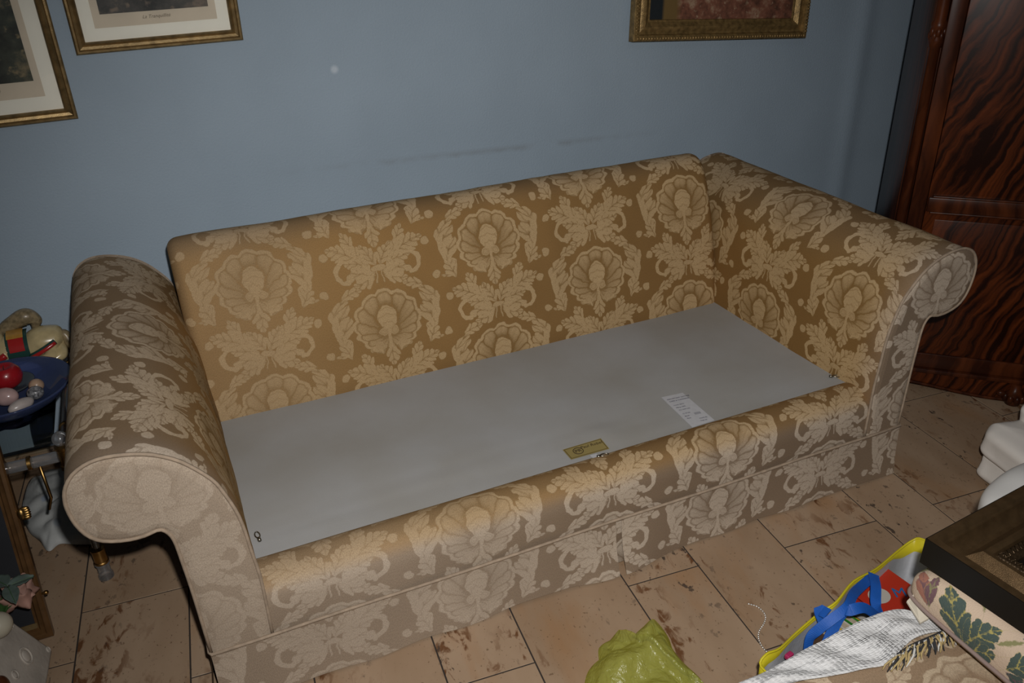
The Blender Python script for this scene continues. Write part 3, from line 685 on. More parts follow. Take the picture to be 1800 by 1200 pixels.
# ------------------------------------------------------------------ pictures on the wall
def wallpt(px,py,off):
    d=CAMROT.transposed()@V(((px-900)/F,(py-600)/F,1)); p0=W0+WN*off; t=(p0-V((0,0,H))).dot(WN)/d.dot(WN); return V((0,0,H))+d*t
def print_mat(name,c1,c2,c3,scale,seed,dark=.5):
    m_=bpy.data.materials.new(name); m_.use_nodes=True; nt=m_.node_tree; b=nt.nodes['Principled BSDF']; X.T=nt
    tc=nt.nodes.new('ShaderNodeTexCoord'); mp=nt.nodes.new('ShaderNodeMapping'); mp.inputs['Location'].default_value=(seed,seed*2,0); nt.links.new(tc.outputs['Object'],mp.inputs[0])
    n=nt.nodes.new('ShaderNodeTexNoise'); n.inputs['Scale'].default_value=scale; n.inputs['Detail'].default_value=8; n.inputs['Roughness'].default_value=.62; nt.links.new(mp.outputs[0],n.inputs['Vector'])
    r=nt.nodes.new('ShaderNodeValToRGB'); e=r.color_ramp.elements; e[0].position=.36; e[0].color=c1; e[1].position=.72; e[1].color=c3; q=e.new(.54); q.color=c2; nt.links.new(n.outputs[0],r.inputs[0])
    n2=nt.nodes.new('ShaderNodeTexNoise'); n2.inputs['Scale'].default_value=scale*2.6; n2.inputs['Detail'].default_value=3; nt.links.new(mp.outputs[0],n2.inputs['Vector'])
    mi=nt.nodes.new('ShaderNodeMix'); mi.data_type='RGBA'; nt.links.new((stp(.62,.72,X(n2.outputs[0]))*.8).s,mi.inputs[0]); nt.links.new(r.outputs[0],mi.inputs[6]); mi.inputs[7].default_value=c3
    nt.links.new(mi.outputs[2],b.inputs['Base Color']); b.inputs['Roughness'].default_value=.6; return m_
def picture(name,lab,corner,which,wd,ht,lean,roll,build,group=None):
    up_=(V((0,0,1))*cos(lean)+WN*sin(lean)); X_=WX*cos(roll)-up_*sin(roll); Y_=WX*sin(roll)+up_*cos(roll); Z_=X_.cross(Y_)
    M=Mx.Identity(4)
    o=corner-(X_*wd if which=='R' else V((0,0,0)))
    for i in range(3): M[i][0]=X_[i];M[i][1]=Y_[i];M[i][2]=Z_[i];M[i][3]=o[i]
    t=thing(name,(0,0,0),lab,'picture',group); t.matrix_world=M; ORG[t.name]=V((0,0,0)); build(t,wd,ht); return t
def moulding(wd,ht,prof,parent,mt,name='frame'):          # prof: (inset from outer edge, height) loop, mitred
    v=[];f=[];n=len(prof)
    for cx,cy,sx,sy in ((0,0,1,1),(wd,0,-1,1),(wd,ht,-1,-1),(0,ht,1,-1)):
        for a,h in prof: v.append((cx+sx*a,cy+sy*a,h))
    for c in range(4):
        for k in range(n):
            a=c*n+k; b=c*n+(k+1)%n; d=((c+1)%4)*n+k; e=((c+1)%4)*n+(k+1)%n; f.append((a,d,e,b))
    o=obj(name,v,f,mt,parent); return dist(o,30)
def sheet(name,x0,y0,x1,y1,z,mt,parent,t=.001):
    v,f=box(((x0+x1)/2,(y0+y1)/2,z-t/2),(x1-x0,y1-y0,t)); return obj(name,v,f,mt,parent)
M_mat=mat('cream_mount',(.88,.86,.76),.9,var=.05,vscale=10); M_tan=mat('tan_wash_border',(.66,.58,.46),.9,var=.08,vscale=15)
M_pglass=clear_mat('picture_glass',(1,1,1,1),.0)
def engr(px,inner,tanw,bw):
    def b(t,w_,h_):
        P=[(0,-.022),(0,-.004),(.004,.0),(.009,.0005),(.012,-.006),(.019,-.009),(.0235,-.006),(.026,-.003),(.028,-.006),(.030,-.013),(.030,-.022)]
        moulding(w_,h_,P,t,M_gold)
        sheet('backing',.01,.01,w_-.01,h_-.01,-.018,M_tan,t); sheet('mount',.028,.028,w_-.028,h_-.028,-.0155,M_mat,t)
        i0,b0=inner
        sheet('wash_border',i0-tanw,b0-bw,w_-i0+tanw,h_-i0+.005,-.0145,M_tan,t,.0006)
        p=sheet('print',i0,b0,w_-i0,h_-i0,-.0138,px,t,.0005)
        sheet('glass',.029,.029,w_-.029,h_-.029,-.0105,M_pglass,t,.002)
        M=Mx.Translation((w_/2,b0-bw*.42,-.0136)); text_mesh('La Tranquillité',.013,M,M_cap,p,'caption',.35,.0001)
    return b
M_cap=mat('caption_ink',(.20,.165,.125),.9)
M_pr1=print_mat('landscape_print_dark',srgb(24,28,28),srgb(62,68,58),srgb(140,125,95),14,3); M_pr2=print_mat('landscape_print_grey',srgb(45,47,46),srgb(78,76,72),srgb(130,115,100),12,11)
picture('framed_print','gilt framed engraving of trees and figures, leftmost picture on the blue wall',wallpt(138,209,.026),'R',.42,.52,R(7),0,engr(M_pr1,(.085,.115),.018,.045),'framed engravings on the blue wall')
c=wallpt(428.4,70.6,.024); wdt=(c-wallpt(135,98,.024)).length
picture('framed_print','gilt framed engraving with cream mount, second picture from left above sofa arm',c,'R',wdt,.46,R(5),0,engr(M_pr2,(.083,.100),.02,.036),'framed engravings on the blue wall')
def paint_build(t,w_,h_):
    P=[(0,-.035),(0,-.006),(.003,-.002),(.016,.001),(.021,-.001),(.024,-.012),(.031,-.014),(.046,-.006),(.050,-.006),(.066,-.017),(.072,-.016),(.076,-.026),(.076,-.035)]
    fr=moulding(w_,h_,P,t,M_gilt2)
    mb=MB(); n=int(w_/.0125)
    for i in range(n): mb.add(*ball((.01+(i+.5)*(w_-.02)/n,.0095,.0),.0045,8,(1.0,1.5,.7)))
    n=int(h_/.0125)
    for i in range(n):
        for x in (.0095,w_-.0095): mb.add(*ball((x,.02+(i+.5)*(h_-.04)/n,.0),.0045,8,(1.5,1,.7)))
    o=mb.build('beaded_edge',M_gilt2,fr,smooth=True)
    sheet('canvas',.074,.074,w_-.074,h_-.074,-.022,M_paint,t,.008)
def paint_mat():
    m_=print_mat('loose_flower_painting',srgb(80,52,40),srgb(125,80,62),srgb(165,140,115),22,5); nt=m_.node_tree; X.T=nt; b=nt.nodes['Principled BSDF']; src=b.inputs['Base Color'].links[0].from_socket
    tc=nt.nodes.new('ShaderNodeTexCoord'); sp=nt.nodes.new('ShaderNodeSeparateXYZ'); nt.links.new(tc.outputs['Object'],sp.inputs[0]); x=X(sp.outputs[0])
    def mx3(f,a,c):
        n=nt.nodes.new('ShaderNodeMix'); n.data_type='RGBA'; nt.links.new(f.s,n.inputs[0])
        for k,q in ((6,a),(7,c)):
            if isinstance(q,tuple): n.inputs[k].default_value=q
            else: nt.links.new(q,n.inputs[k])
        return n.outputs[2]
    c=mx3(1-stp(.19,.215,x),src,srgb(110,88,50)); c=mx3(1-stp(.128,.14,x),c,srgb(28,34,38)); nt.links.new(c,b.inputs['Base Color']); return m_
M_paint=paint_mat()
c=wallpt(1418,66.5,.075); 
picture('framed_painting','loose pink flower painting in heavy dark gilt frame above right sofa arm',c,'R',.835*.985,.62,R(-4),R(4.1),paint_build)

# ------------------------------------------------------------------ side table (acrylic, brass, glass)
TX,TY,TZ=-.352,2.082,.452
tb=thing('side_table',(-.60,2.40,0),'glass topped side table with clear acrylic legs and brass fittings beside left arm','table')
TX0,TY1=-.93,2.72
def legs(x,y):
    mb=MB(); mb.add(*lathe([(.0165,0),(.020,.002),(.020,.012),(.0165,.018),(.0165,.046),(.020,.050),(.0155,.055)],(x,y,0),20)); l=mb.build('foot',M_acry,tb,sharp=35)
    mb=MB(); mb.add(*lathe([(.019,.055),(.0195,.060),(.0175,.062),(.0175,.098),(.0195,.100),(.0195,.104),(.012,.106)],(x,y,0),20)); mb.build('brass_collar',M_brass,tb,sharp=35)
    mb=MB(); mb.add(*lathe([(.011,.104),(.011,.375)],(x,y,0),14)); mb.build('leg',M_acry,tb,sharp=40)
    mb=MB(); mb.add(*lathe([(.013,.372),(.019,.376),(.019,.388),(.0165,.39),(.0165,.432),(.0195,.436),(.0195,.444),(.014,.446)],(x,y,0),20)); mb.build('brass_collar',M_brass,tb,sharp=35)
    mb=MB(); mb.add(*ball((x,y,.464),.0195,20)); mb.build('finial',M_acry,tb,smooth=True)
for x in (TX,TX0):
    for y in (TY,TY1-.05): legs(x,y)
def rail(p,q):
    p=V(p);q=V(q); mb=MB(); mb.add(*tube([p,q],.015,14)); mb.build('rail',M_acry,tb,sharp=40)
    for t in (.12,.22,.78,.88):
        c=p.lerp(q,t); d=(q-p).normalized(); mb=MB(); mb.add(*tube([c-d*.005,c-d*.004,c+d*.004,c+d*.005],[.0165,.0185,.0185,.0165],14)); mb.build('brass_ring',M_brass,tb,sharp=40)
rail((TX-.017,TY,.415),(TX0+.017,TY,.415)); rail((TX-.017,TY1-.05,.415),(TX0+.017,TY1-.05,.415)); rail((TX,TY+.017,.415),(TX,TY1-.067,.415)); rail((TX0,TY+.017,.415),(TX0,TY1-.067,.415))
v,f=box(((TX+TX0)/2,(TY+TY1)/2+.012,.4405),(TX-TX0-.045,TY1-TY-.05,.010),0,.003); dist(obj('glass_top',v,f,M_glass,tb))
mb=MB(); mb.add(*tube([(-.415,TY,.40),(-.415,TY,.30),(-.43,TY+.01,.26)],.0042,8)); mb.build('brass_strut',M_brass,tb,smooth=True)

# bowl with a candle and stones
M_blue=clear_mat('blue_glass',(.60,.68,.93,1),.12,0,.04)
nt=M_blue.node_tree; X.T=nt; last=[n for n in nt.nodes if n.type=='MIX_SHADER'][-1]; d_=nt.nodes.new('ShaderNodeBsdfDiffuse'); d_.inputs[0].default_value=(.13,.18,.40,1); m2_=nt.nodes.new('ShaderNodeMixShader'); m2_.inputs[0].default_value=.27
nt.links.new(last.outputs[0],m2_.inputs[1]); nt.links.new(d_.outputs[0],m2_.inputs[2]); nt.links.new(m2_.outputs[0],nt.nodes['Material Output'].inputs[0])
ZT=.4455
bc=V((-.480,2.335,ZT)); RBW=.165
bowl=MB(); prof=[(.0,.0),(.055,.0),(.06,.004),(.10,.016),(.14,.040),(RBW,.068),(RBW+.001,.071),(RBW-.004,.072),(.136,.047),(.096,.023),(.056,.011),(.0,.010)]
bowl.add(*lathe([(max(r,.0005),z) for r,z in prof],bc,56)); o=bowl.build('bowl',M_blue,smooth=True,org=bc); tag(o,'shallow round blue glass bowl of stones on the side table','bowl')
M_red=mat('red_wax',(.36,.012,.018),.28,coat=.4,var=.15,vscale=30); M_pink=mat('pink_marble',(.50,.34,.32),.25,coat=.3,var=.22,vscale=45); M_speck=mat('speckled_stone',(.03,.03,.035),.3,var2=(.30,.30,.31,1),vscale=160)
M_tanst=mat('tan_stone',(.42,.28,.19),.3,coat=.2,var=.3,vscale=40); M_beige=mat('veined_stone',(.48,.42,.39),.28,coat=.3,var=.3,vscale=30)
def single(name,mb,mt,lab,cat,group=None,smooth=True,sharp=None):
    o=mb.build(name,mt,None,smooth,sharp); return tag(o,lab,cat,group)
p=V((-.482,2.40,ZT+.0545)); t=thing('candle_dish',p-V((0,0,.03)),'small dark glass dish under the red candle in the blue bowl','dish')
mb=MB(); mb.add(*lathe([(.0005,.000),(.03,.0),(.058,.014),(.066,.022),(.063,.0225),(.03,.006),(.0005,.006)],p-V((0,0,.030)),28)); mb.build('dish_body',mat('smoked_glass',(.05,.06,.07),.1,spec=.6),t,smooth=True)
cp=p+V((0,0,.012)); t=thing('candle',cp-V((0,0,.034)),'round red candle with hollow top in the blue glass bowl','candle')
mb=MB(); mb.add(*lathe([(.0005,-.034),(.02,-.031),(.036,-.018),(.042,.0),(.038,.018),(.027,.031),(.025,.032),(.018,.026),(.0005,.023)],cp,28)); mb.build('wax',M_red,t,smooth=True)
mb=MB(); mb.add(*tube([cp+V((0,0,.022)),cp+V((.001,0,.030)),cp+V((.003,0,.034))],.0011,6)); mb.build('wick',M_ink,t,smooth=True)
def stone(px,py,z,r,sqz,rot,mt,lab,name='stone'):
    c=at(px,py,z); M=Mx.Rotation(rot,3,'Z'); mb=MB(); mb.add(*ball(c,r,22,sqz,M)); return single(name,mb,mt,lab,'stone','stones in the blue bowl')
stone(10,697,ZT+.050,.026,(1.25,.95,.95),R(-20),M_pink,'pink egg shaped stone at the left of the blue bowl')
stone(37,712,ZT+.042,.020,(1.75,.9,.85),R(35),M_beige,'pale veined oblong stone nearest the front of the blue bowl')
stone(62,690,ZT+.046,.0195,(1.1,1,.95),0,M_speck,'black and white speckled round stone in the blue bowl')
stone(64,677,ZT+.047,.0185,(1.05,1,1),0,M_tanst,'tan round stone behind the speckled one in the blue bowl')
# porcelain horse
hz=ZT; hx,hy=-.448,2.62
t=thing('horse_figurine',(hx,hy,hz),'cream resting horse figurine with red saddle on the side table by the wall','figurine')
M_cream=mat('cream_glaze',(.56,.45,.24),.22,coat=.4,var=.22,vscale=40); M_redg=mat('red_glaze',(.38,.02,.02),.2,coat=.4); M_grn=mat('dark_green_glaze',(.02,.06,.05),.2,coat=.4); M_org=mat('orange_glaze',(.50,.26,.05),.25,coat=.4,var=.2,vscale=60); M_mane=mat('brown_washed_mane',(.30,.23,.13),.35,coat=.2,var=.5,vscale=90)
def skinm(chain,rs,name,mt,parent,sub=8):
    P=cr(chain,sub); rr=[]
    for i in range(len(chain)-1):
        for j in range(sub): rr.append(rs[i]+(rs[i+1]-rs[i])*sstep(0,1,j/sub))
    rr.append(rs[-1]); v,f=tube(P,rr,18); return obj(name,v,f,mt,parent,smooth=True)
H3=lambda x,y,z: V((hx+x,hy+y,hz+z))
skinm([H3(-.085,-.005,.050),H3(-.05,-.01,.048),H3(0,0,.042),H3(.045,0,.050),H3(.078,.0,.048),H3(.098,.0,.038)],[.034,.046,.041,.050,.048,.018],'body',M_cream,t)
skinm([H3(-.075,0,.07),H3(-.105,-.01,.105),H3(-.135,-.03,.125),H3(-.165,-.055,.105),H3(-.185,-.075,.085)],[.036,.028,.024,.019,.013],'neck_and_head',M_cream,t)
skinm([H3(.07,-.02,.03),H3(.055,-.058,.02),H3(.01,-.066,.015),H3(-.02,-.066,.012)],[.026,.019,.013,.010],'hind_leg',M_cream,t)
skinm([H3(.08,-.008,.03),H3(.09,-.04,.02),H3(.06,-.062,.011)],[.024,.017,.010],'hind_leg',M_cream,t)
skinm([H3(-.08,-.02,.035),H3(-.09,-.055,.022),H3(-.05,-.07,.014)],[.024,.016,.010],'foreleg',M_cream,t)
skinm([H3(-.095,-.01,.035),H3(-.13,-.04,.02),H3(-.13,-.065,.012)],[.022,.015,.010],'foreleg',M_cream,t)
skinm([H3(.090,.0,.072),H3(.108,-.005,.064),H3(.116,-.012,.04),H3(.119,-.015,.016),H3(.112,-.02,.010)],[.010,.014,.015,.012,.005],'tail',M_mane,t)
skinm([H3(-.075,.02,.085),H3(-.03,.03,.110),H3(.015,.03,.128),H3(.038,.028,.112),H3(.03,.022,.085)],[.012,.022,.026,.020,.006],'wing',M_mane,t)
v,f,_=grid(18,14,lambda a,b:H3(-.045+.058*b,-.0+.053*sin(-2.5+2.9*a-0.2)*1.02 if False else -.056*cos((a-.15)*2.4)*1.0,.045+.054*sin((a-.15)*2.4))); obj('saddle_cloth',v,f,M_grn,t,smooth=True)
v,f,_=grid(14,10,lambda a,b:H3(-.037+.040*b,-.059*cos(.25+a*.75),.045+.058*sin(.25+a*.75))); obj('saddle',v,f,M_redg,t,smooth=True)
v,f,_=grid(14,10,lambda a,b:H3(-.040+.044*b,-.058*cos(.95+a*.9),.045+.059*sin(.95+a*.9))); obj('saddle_seat',v,f,M_org,t,smooth=True)
for o0,o1,r,mt in ((V((.012,-.055,.035)),V((.083,-.044,.064)),.009,M_grn),(V((.014,-.061,.035)),V((.083,-.050,.063)),.006,M_redg),(V((-.05,-.055,.055)),V((-.09,-.05,.038)),.010,M_redg)):
    P=[V((hx,hy,hz))+o0.lerp(o1,k/8)+V((0,-.006*sin(pi*k/8),0)) for k in range(9)]; v,f=tube(P,r,10); obj('strap',v,f,mt,t,smooth=True)
mb=MB(); c=V((-.352,2.665,ZT+.020)); mb.add(*ball(c,.020,16)); mb.add(*lathe([(.012,-.02),(.016,-.018),(.010,-.01)],c,14)); single('ornament',mb,M_tanst,'small brown round ornament on the table tucked behind left sofa arm','ornament')

# cloth under the table
def cloth_mat(name,base,dots):
    m_=mat(name,base,.85,bump=.2,bscale=500,var=.06); nt=m_.node_tree; X.T=nt; b=nt.nodes['Principled BSDF']; src=b.inputs['Base Color'].links[0].from_socket
    u=nt.nodes.new('ShaderNodeUVMap'); s=nt.nodes.new('ShaderNodeSeparateXYZ'); nt.links.new(u.outputs[0],s.inputs[0]); x,y=X(s.outputs[0]),X(s.outputs[1])
    for cx,cy,r1,r2,c in dots:
        d=hyp((x-cx)*(1/r1),(y-cy)*(1/r2)); n=nt.nodes.new('ShaderNodeMix'); n.data_type='RGBA'; nt.links.new(((1-stp(.6,1.0,d))*.8).s,n.inputs[0]); nt.links.new(src,n.inputs[6]); n.inputs[7].default_value=c; src=n.outputs[2]
    nt.links.new(src,b.inputs['Base Color']); return m_
M_tea=cloth_mat('printed_cotton',(.44,.45,.44,1),[(.6,.62,.06,.05,(.22,.27,.33,1)),(.82,.42,.10,.018,(.30,.36,.22,1)),(.72,.25,.03,.03,(.16,.16,.15,1)),(.45,.25,.05,.05,(.3,.33,.37,1)),(.3,.55,.05,.04,(.28,.33,.42,1))])
out=[(50,845),(72,832),(110,822),(150,815),(185,830),(190,900),(175,948),(140,954),(105,953),(85,966),(70,948),(50,930),(38,893)]
Pc=[at(x,y,.012) for x,y in out]; cc=sum(Pc,V())/len(Pc); K=cr(Pc,6,True); nr=14
v=[];uv=[];f=[]; mn_=V((min(p.x for p in K),min(p.y for p in K),0)); ex=max(p.x for p in K)-mn_.x; ey=max(p.y for p in K)-mn_.y
for r in range(nr+1):
    t_=r/nr
    for p in K:
        q=cc.lerp(p,t_); h=.045*(1-t_)**.6+.022*abs(nz(q.x*16,q.y*16,2))+.03*abs(nz(q.x*7+4,q.y*9,5))*(1-t_*.6)
        if t_>.98: h=.006
        v.append((q.x,q.y,h)); uv.append(((q.x-mn_.x)/ex,(q.y-mn_.y)/ey))
k=len(K)
for r in range(nr):
    for i in range(k): f.append((r*k+i,(r+1)*k+i,(r+1)*k+(i+1)%k,r*k+(i+1)%k))
o=obj('cloth',v,f,M_tea,None,uv,True); tag(o,'crumpled white cotton cloth with faint print on floor under side table','cloth')
o.modifiers.new('thick','SOLIDIFY').thickness=.002

# ------------------------------------------------------------------ leaning framed panel, left
pb=V((-.4797,1.905,0)); lean=math.atan2(.150,.477); PHt,PWd=.66,.50
upv=V((0,sin(lean),cos(lean))); nv=V((0,-cos(lean),sin(lean))); xv=V((1,0,0))
M=Mx.Identity(4); o0=pb-xv*PWd+V((0,0,.004))
for i in range(3): M[i][0]=xv[i];M[i][1]=upv[i];M[i][2]=nv[i];M[i][3]=o0[i]
pan=thing('framed_panel',(0,0,0),'gold framed black panel with brass leaf leaning against the side table','panel'); pan.matrix_world=M; ORG[pan.name]=V((0,0,0))
M_black=mat('black_velvet',(.012,.013,.017),.8,sheen=.2,var=.2); M_gwood=mat('gold_brown_wood',(.15,.075,.028),.35,.3,coat=.3,var=.35,vscale=30)
moulding(PWd,PHt,[(0,-.022),(0,-.002),(.004,.002),(.012,.003),(.016,-.001),(.024,-.004),(.028,-.010),(.034,-.011),(.034,-.022)],pan,M_gwood)
sheet('panel_face',.03,.03,PWd-.03,PHt-.03,-.012,M_black,pan,.004)
sheet('gilt_slip',.030,.030,PWd-.03,.044,-.0095,M_gold,pan,.003)
mb=MB()
for k in range(5): a=-.8+k*.4; mb.add(*ball((PWd+.012+.004*cos(a),.335+.016*sin(a),.0),.008,8,(1.6,.8,.5)))
mb.add(*ball((PWd+.006,.335,.0),.010,10,(1,1.6,.6))); mb.build('brass_leaf',M_brass,pan,smooth=True)
mb=MB(); mb.add(*lathe([(.0005,.012),(.005,.010),(.006,.004),(.003,-.002),(.003,-.008)],(0,0,0),12,Mx.Translation((PWd+.004,.118,-.004))@Mx.Rotation(R(90),4,'Y'))); mb.build('brass_knob',M_brass,pan,smooth=True)

# ------------------------------------------------------------------ marble block, candle, roses, ball
M_marb=mat('weathered_white_stone',(.52,.47,.41),.75,bump=.4,bscale=90,var=.22,vscale=14)
bx=[(-.478,1.862),(-.500,1.60),(-.76,1.58),(-.74,1.88)]; tx=[(-.548,1.868),(-.566,1.640),(-.715,1.63),(-.70,1.87)]; BZ=.145
blk=thing('stone_candle_block',(-.62,1.73,0),'weathered white stone block with round reliefs under the artificial rose','block')
bm=bmesh.new(); vb=[bm.verts.new((x,y,0)) for x,y in bx]; vt=[bm.verts.new((x,y,BZ)) for x,y in tx]
bm.faces.new(vb[::-1] if False else vb); bm.faces.new(vt[::-1])
for i in range(4): bm.faces.new((vb[i],vt[i],vt[(i+1)%4],vb[(i+1)%4]))
bmesh.ops.recalc_face_normals(bm,faces=bm.faces[:]); bmesh.ops.bevel(bm,geom=bm.edges[:],offset=.012,segments=3,affect='EDGES',profile=.5)
bm.verts.index_update(); o=obj('block_body',[v.co.copy() for v in bm.verts],[[v.index for v in q.verts] for q in bm.faces],M_marb,blk); dist(o,50); bm.free()
# reliefs on the right face
a0,a1,b0,b1=V((*bx[0],0)),V((*bx[1],0)),V((*tx[0],BZ)),V((*tx[1],BZ)); fx=(a1-a0).normalized(); fy=((b0+b1)/2-(a0+a1)/2).normalized(); fz=fx.cross(fy).normalized()
if fz.x<0: fz=-fz
def facept(s,t): return a0.lerp(a1,s).lerp(b0.lerp(b1,s),t)
for s,tt,r in ((.32,.50,.020),(.62,.62,.010),(.10,.86,.006),(.06,.12,.006)):
    c=facept(s,tt)+fz*.001; mb=MB()
    mb.add(*tube([c+fx*r*cos(q*pi/10)+fy*r*sin(q*pi/10) for q in range(20)],.0025 if r>.008 else .002,6,closed=True))
    Mq=Mx((fx,fy,fz)).transposed(); mb.add(*ball(c,r*.75,12,(1,1,.25),Mq)); mb.build('relief_medallion',M_marb,blk,smooth=True)
mb=MB(); c=at(-5,1099,BZ+.031); mb.add(*ball(c,.033,22,(1,1,.92))); single('candle',mb,mat('cream_wax',(.50,.46,.36),.4,coat=.2),'cream ball candle on the weathered stone block','candle')
rose=thing('artificial_rose',at(22,1050,BZ),'faded pink artificial rose with grey green leaves on the stone block','flower')
M_petal=mat('faded_pink_petal',(.42,.235,.185),.7,var=.3,vscale=30); M_lf=mat('grey_green_leaf',(.10,.14,.12),.6,var=.25,vscale=40); M_lf2=mat('bright_green_leaf',(.04,.10,.025),.5)
rc=at(33,1040,BZ+.055)
for k in range(13):
    a=k*2.4; rr=.012+.0022*k; el=.9-.085*k; n1=V((cos(a)*cos(el),sin(a)*cos(el),sin(el))); tx_=n1.cross(V((0,0,1))).normalized(); ty_=tx_.cross(n1)*-1
    c=rc+n1*rr*1.1
    v,f,_=grid(7,7,lambda s,t:c+tx_*(s-.5)*(.036+.001*k)*(sin(pi*(.12+.80*t))**.6)+ty_*(t-.4)*(.034+.001*k)+n1*(-.030*((s-.5)**2)*2+.010*(t-.5)**2*3+.002*sin(9*s+k)))
    o=obj('petal',v,f,M_petal,rose,smooth=True); o.modifiers.new('t','SOLIDIFY').thickness=.0008
def rleaf(px0,py0,px1,py1,z,wd,mt,drop=.01):
    A=at(px0,py0,z);B=at(px1,py1,z+.004); d=B-A; s=d.cross(V((0,0,1))).normalized()
    v,f,_=grid(9,11,lambda a,t:A+d*t+s*(a-.5)*wd*max(.03,sin(pi*min(1,t*.94+.03))**.75*(1.15-.4*t))+V((0,0,abs(a-.5)*.010-drop*t*t+.001*sin(t*40)*abs(a-.5)*2)))
    o=obj('leaf',v,f,mt,rose,smooth=True); o.modifiers.new('t','SOLIDIFY').thickness=.0008; 
    v,f=tube([A+d*t+V((0,0,.0014-drop*t*t)) for t in (0,.25,.5,.75,.97)],.0007,5); obj('leaf_vein',v,f,M_lf2,o)
rleaf(16,1030,58,1008,BZ+.10,.040,M_lf); rleaf(13,1030,-16,1012,BZ+.10,.046,M_lf); rleaf(14,1031,26,1056,BZ+.102,.036,M_lf); rleaf(8,1045,2,1078,BZ+.05,.03,M_lf2); rleaf(20,1060,8,1070,BZ+.045,.02,M_lf2)
v,f=tube([at(14,1031,BZ+.10),at(15,1045,BZ+.06),at(22,1055,BZ+.012)],.0018,6); obj('stem',v,f,M_lf2,rose,smooth=True)
d=CAMROT.transposed()@V(((4-900)/F,(1203-600)/F,1)); c=V((0,0,H))+d*((a0-V((0,0,H))).dot(fz)/d.dot(fz))
mb=MB(); mb.add(*ball(c,.021,18,(1,1,.62),Mx((fx,fy,fz)).transposed())); o=mb.build('dark_wooden_boss',mat('red_brown_wood',(.11,.035,.014),.3,coat=.5,var=.3),blk,smooth=True); o['label']='polished red brown wooden boss on the pale block'

# ------------------------------------------------------------------ yellow plastic bag
M_yel=bpy.data.materials.new('yellow_plastic_film'); M_yel.use_nodes=True; nt=M_yel.node_tree; nt.nodes.remove(nt.nodes['Principled BSDF'])
tc=nt.nodes.new('ShaderNodeTexCoord'); n1=nt.nodes.new('ShaderNodeTexNoise'); n1.inputs['Scale'].default_value=38; n1.inputs['Detail'].default_value=5; n1.inputs['Distortion'].default_value=1.2; nt.links.new(tc.outputs['Object'],n1.inputs['Vector'])
bp=nt.nodes.new('ShaderNodeBump'); bp.inputs['Strength'].default_value=.8; bp.inputs['Distance'].default_value=.010; nt.links.new(n1.outputs[0],bp.inputs['Height'])
tr=nt.nodes.new('ShaderNodeBsdfTransparent'); tr.inputs[0].default_value=(.93,.93,.50,1); df=nt.nodes.new('ShaderNodeBsdfDiffuse'); df.inputs[0].default_value=(.60,.62,.17,1); tl=nt.nodes.new('ShaderNodeBsdfTranslucent'); tl.inputs[0].default_value=(.6,.62,.15,1); gs=nt.nodes.new('ShaderNodeBsdfAnisotropic'); gs.inputs['Roughness'].default_value=.2
nt.links.new(bp.outputs[0],gs.inputs['Normal']); nt.links.new(bp.outputs[0],df.inputs['Normal'])
def mxs(f,a,b):
    n=nt.nodes.new('ShaderNodeMixShader'); n.inputs[0].default_value=f; nt.links.new(a.outputs[0],n.inputs[1]); nt.links.new(b.outputs[0],n.inputs[2]); return n
q=mxs(.045,mxs(.60,mxs(.3,df,tl),tr),gs); nt.links.new(q.outputs[0],nt.nodes['Material Output'].inputs[0])
outl=[(1146,1092),(1120,1112),(1106,1123),(1075,1122),(1053,1134),(1052,1163),(1036,1172),(1027,1199),(1022,1260),(1080,1330),(1200,1340),(1290,1290),(1252,1222),(1234,1192),(1205,1166),(1185,1141),(1175,1115),(1158,1096)]
K=cr([at(x,y,.01) for x,y in outl],5,True); cc=sum(K,V())/len(K); v=[];f=[];k=len(K); nr=26
for lay in (0,1):
    for r in range(nr+1):
        t_=r/nr
        for p in K:
            q=cc.lerp(p,t_)
            if lay==0:
                h=.050*(1-t_**2)**.7+.060*abs(nz(q.x*9,q.y*9,1))*(1-t_**4)+.014*abs(nz(q.x*26,q.y*22,4))*(1-t_**6)
                # a ridge fold running from the tip
                A=at(1112,1135,.03);B=at(1230,1210,.05); d=(B-A); d.z=0; s=((q-A).x*d.y-(q-A).y*d.x)/d.length; h+=.03*math.exp(-(s/.008)**2)*sstep(0,.1,1-t_)
            else: h=.001
            v.append((q.x,q.y,max(.001,h)))
    o_=lay*(nr+1)*k
    for r in range(nr):
        for i in range(k):
            q=(o_+r*k+i,o_+(r+1)*k+i,o_+(r+1)*k+(i+1)%k,o_+r*k+(i+1)%k); f.append(q if lay==0 else q[::-1])
o=obj('plastic_bag',v,f,M_yel,None,None,True); tag(o,'crumpled translucent yellow plastic bag lying on the tiles in front of sofa','bag')

# ------------------------------------------------------------------ shopping bag with books
M_byel=mat('yellow_bag_band',(.56,.48,.02),.4,var=.1); M_bwht=mat('white_bag_lining',(.48,.49,.52),.6,bump=.3,bscale=120,var=.15,vscale=25); M_blu=mat('blue_webbing',(.012,.10,.44),.5,bump=.4,bscale=700,var=.15,vscale=30); M_bnav=mat('navy_bag_end',(.03,.05,.12),.6)
RZ=.185
rim=[(1338,1172),(1347,1150),(1370,1140),(1400,1112),(1440,1078),(1470,1058),(1500,1022),(1540,1000),(1580,967),(1604,950),(1622,948)]
far=[at(x,y,RZ+(.012*sin(i*1.4))) for i,(x,y) in enumerate(rim)]
ax_=(far[-1]-far[0]); ax_.z=0; axn=ax_.normalized(); pn=V((axn.y,-axn.x,0))
if pn.y>0: pn=-pn
bagc=(far[0]+far[-1])/2+pn*.08; bagc.z=0
bag=thing('shopping_bag',bagc,'open shopping bag with yellow rim and blue handles full of books on floor','bag')
near=[p+pn*(.145 if 0<i<len(far)-1 else .07) for i,p in enumerate(far)]
loop=cr(far+near[::-1],4,True); k=len(loop); cbag=sum(loop,V())/k
v=[];f=[];fm=[]
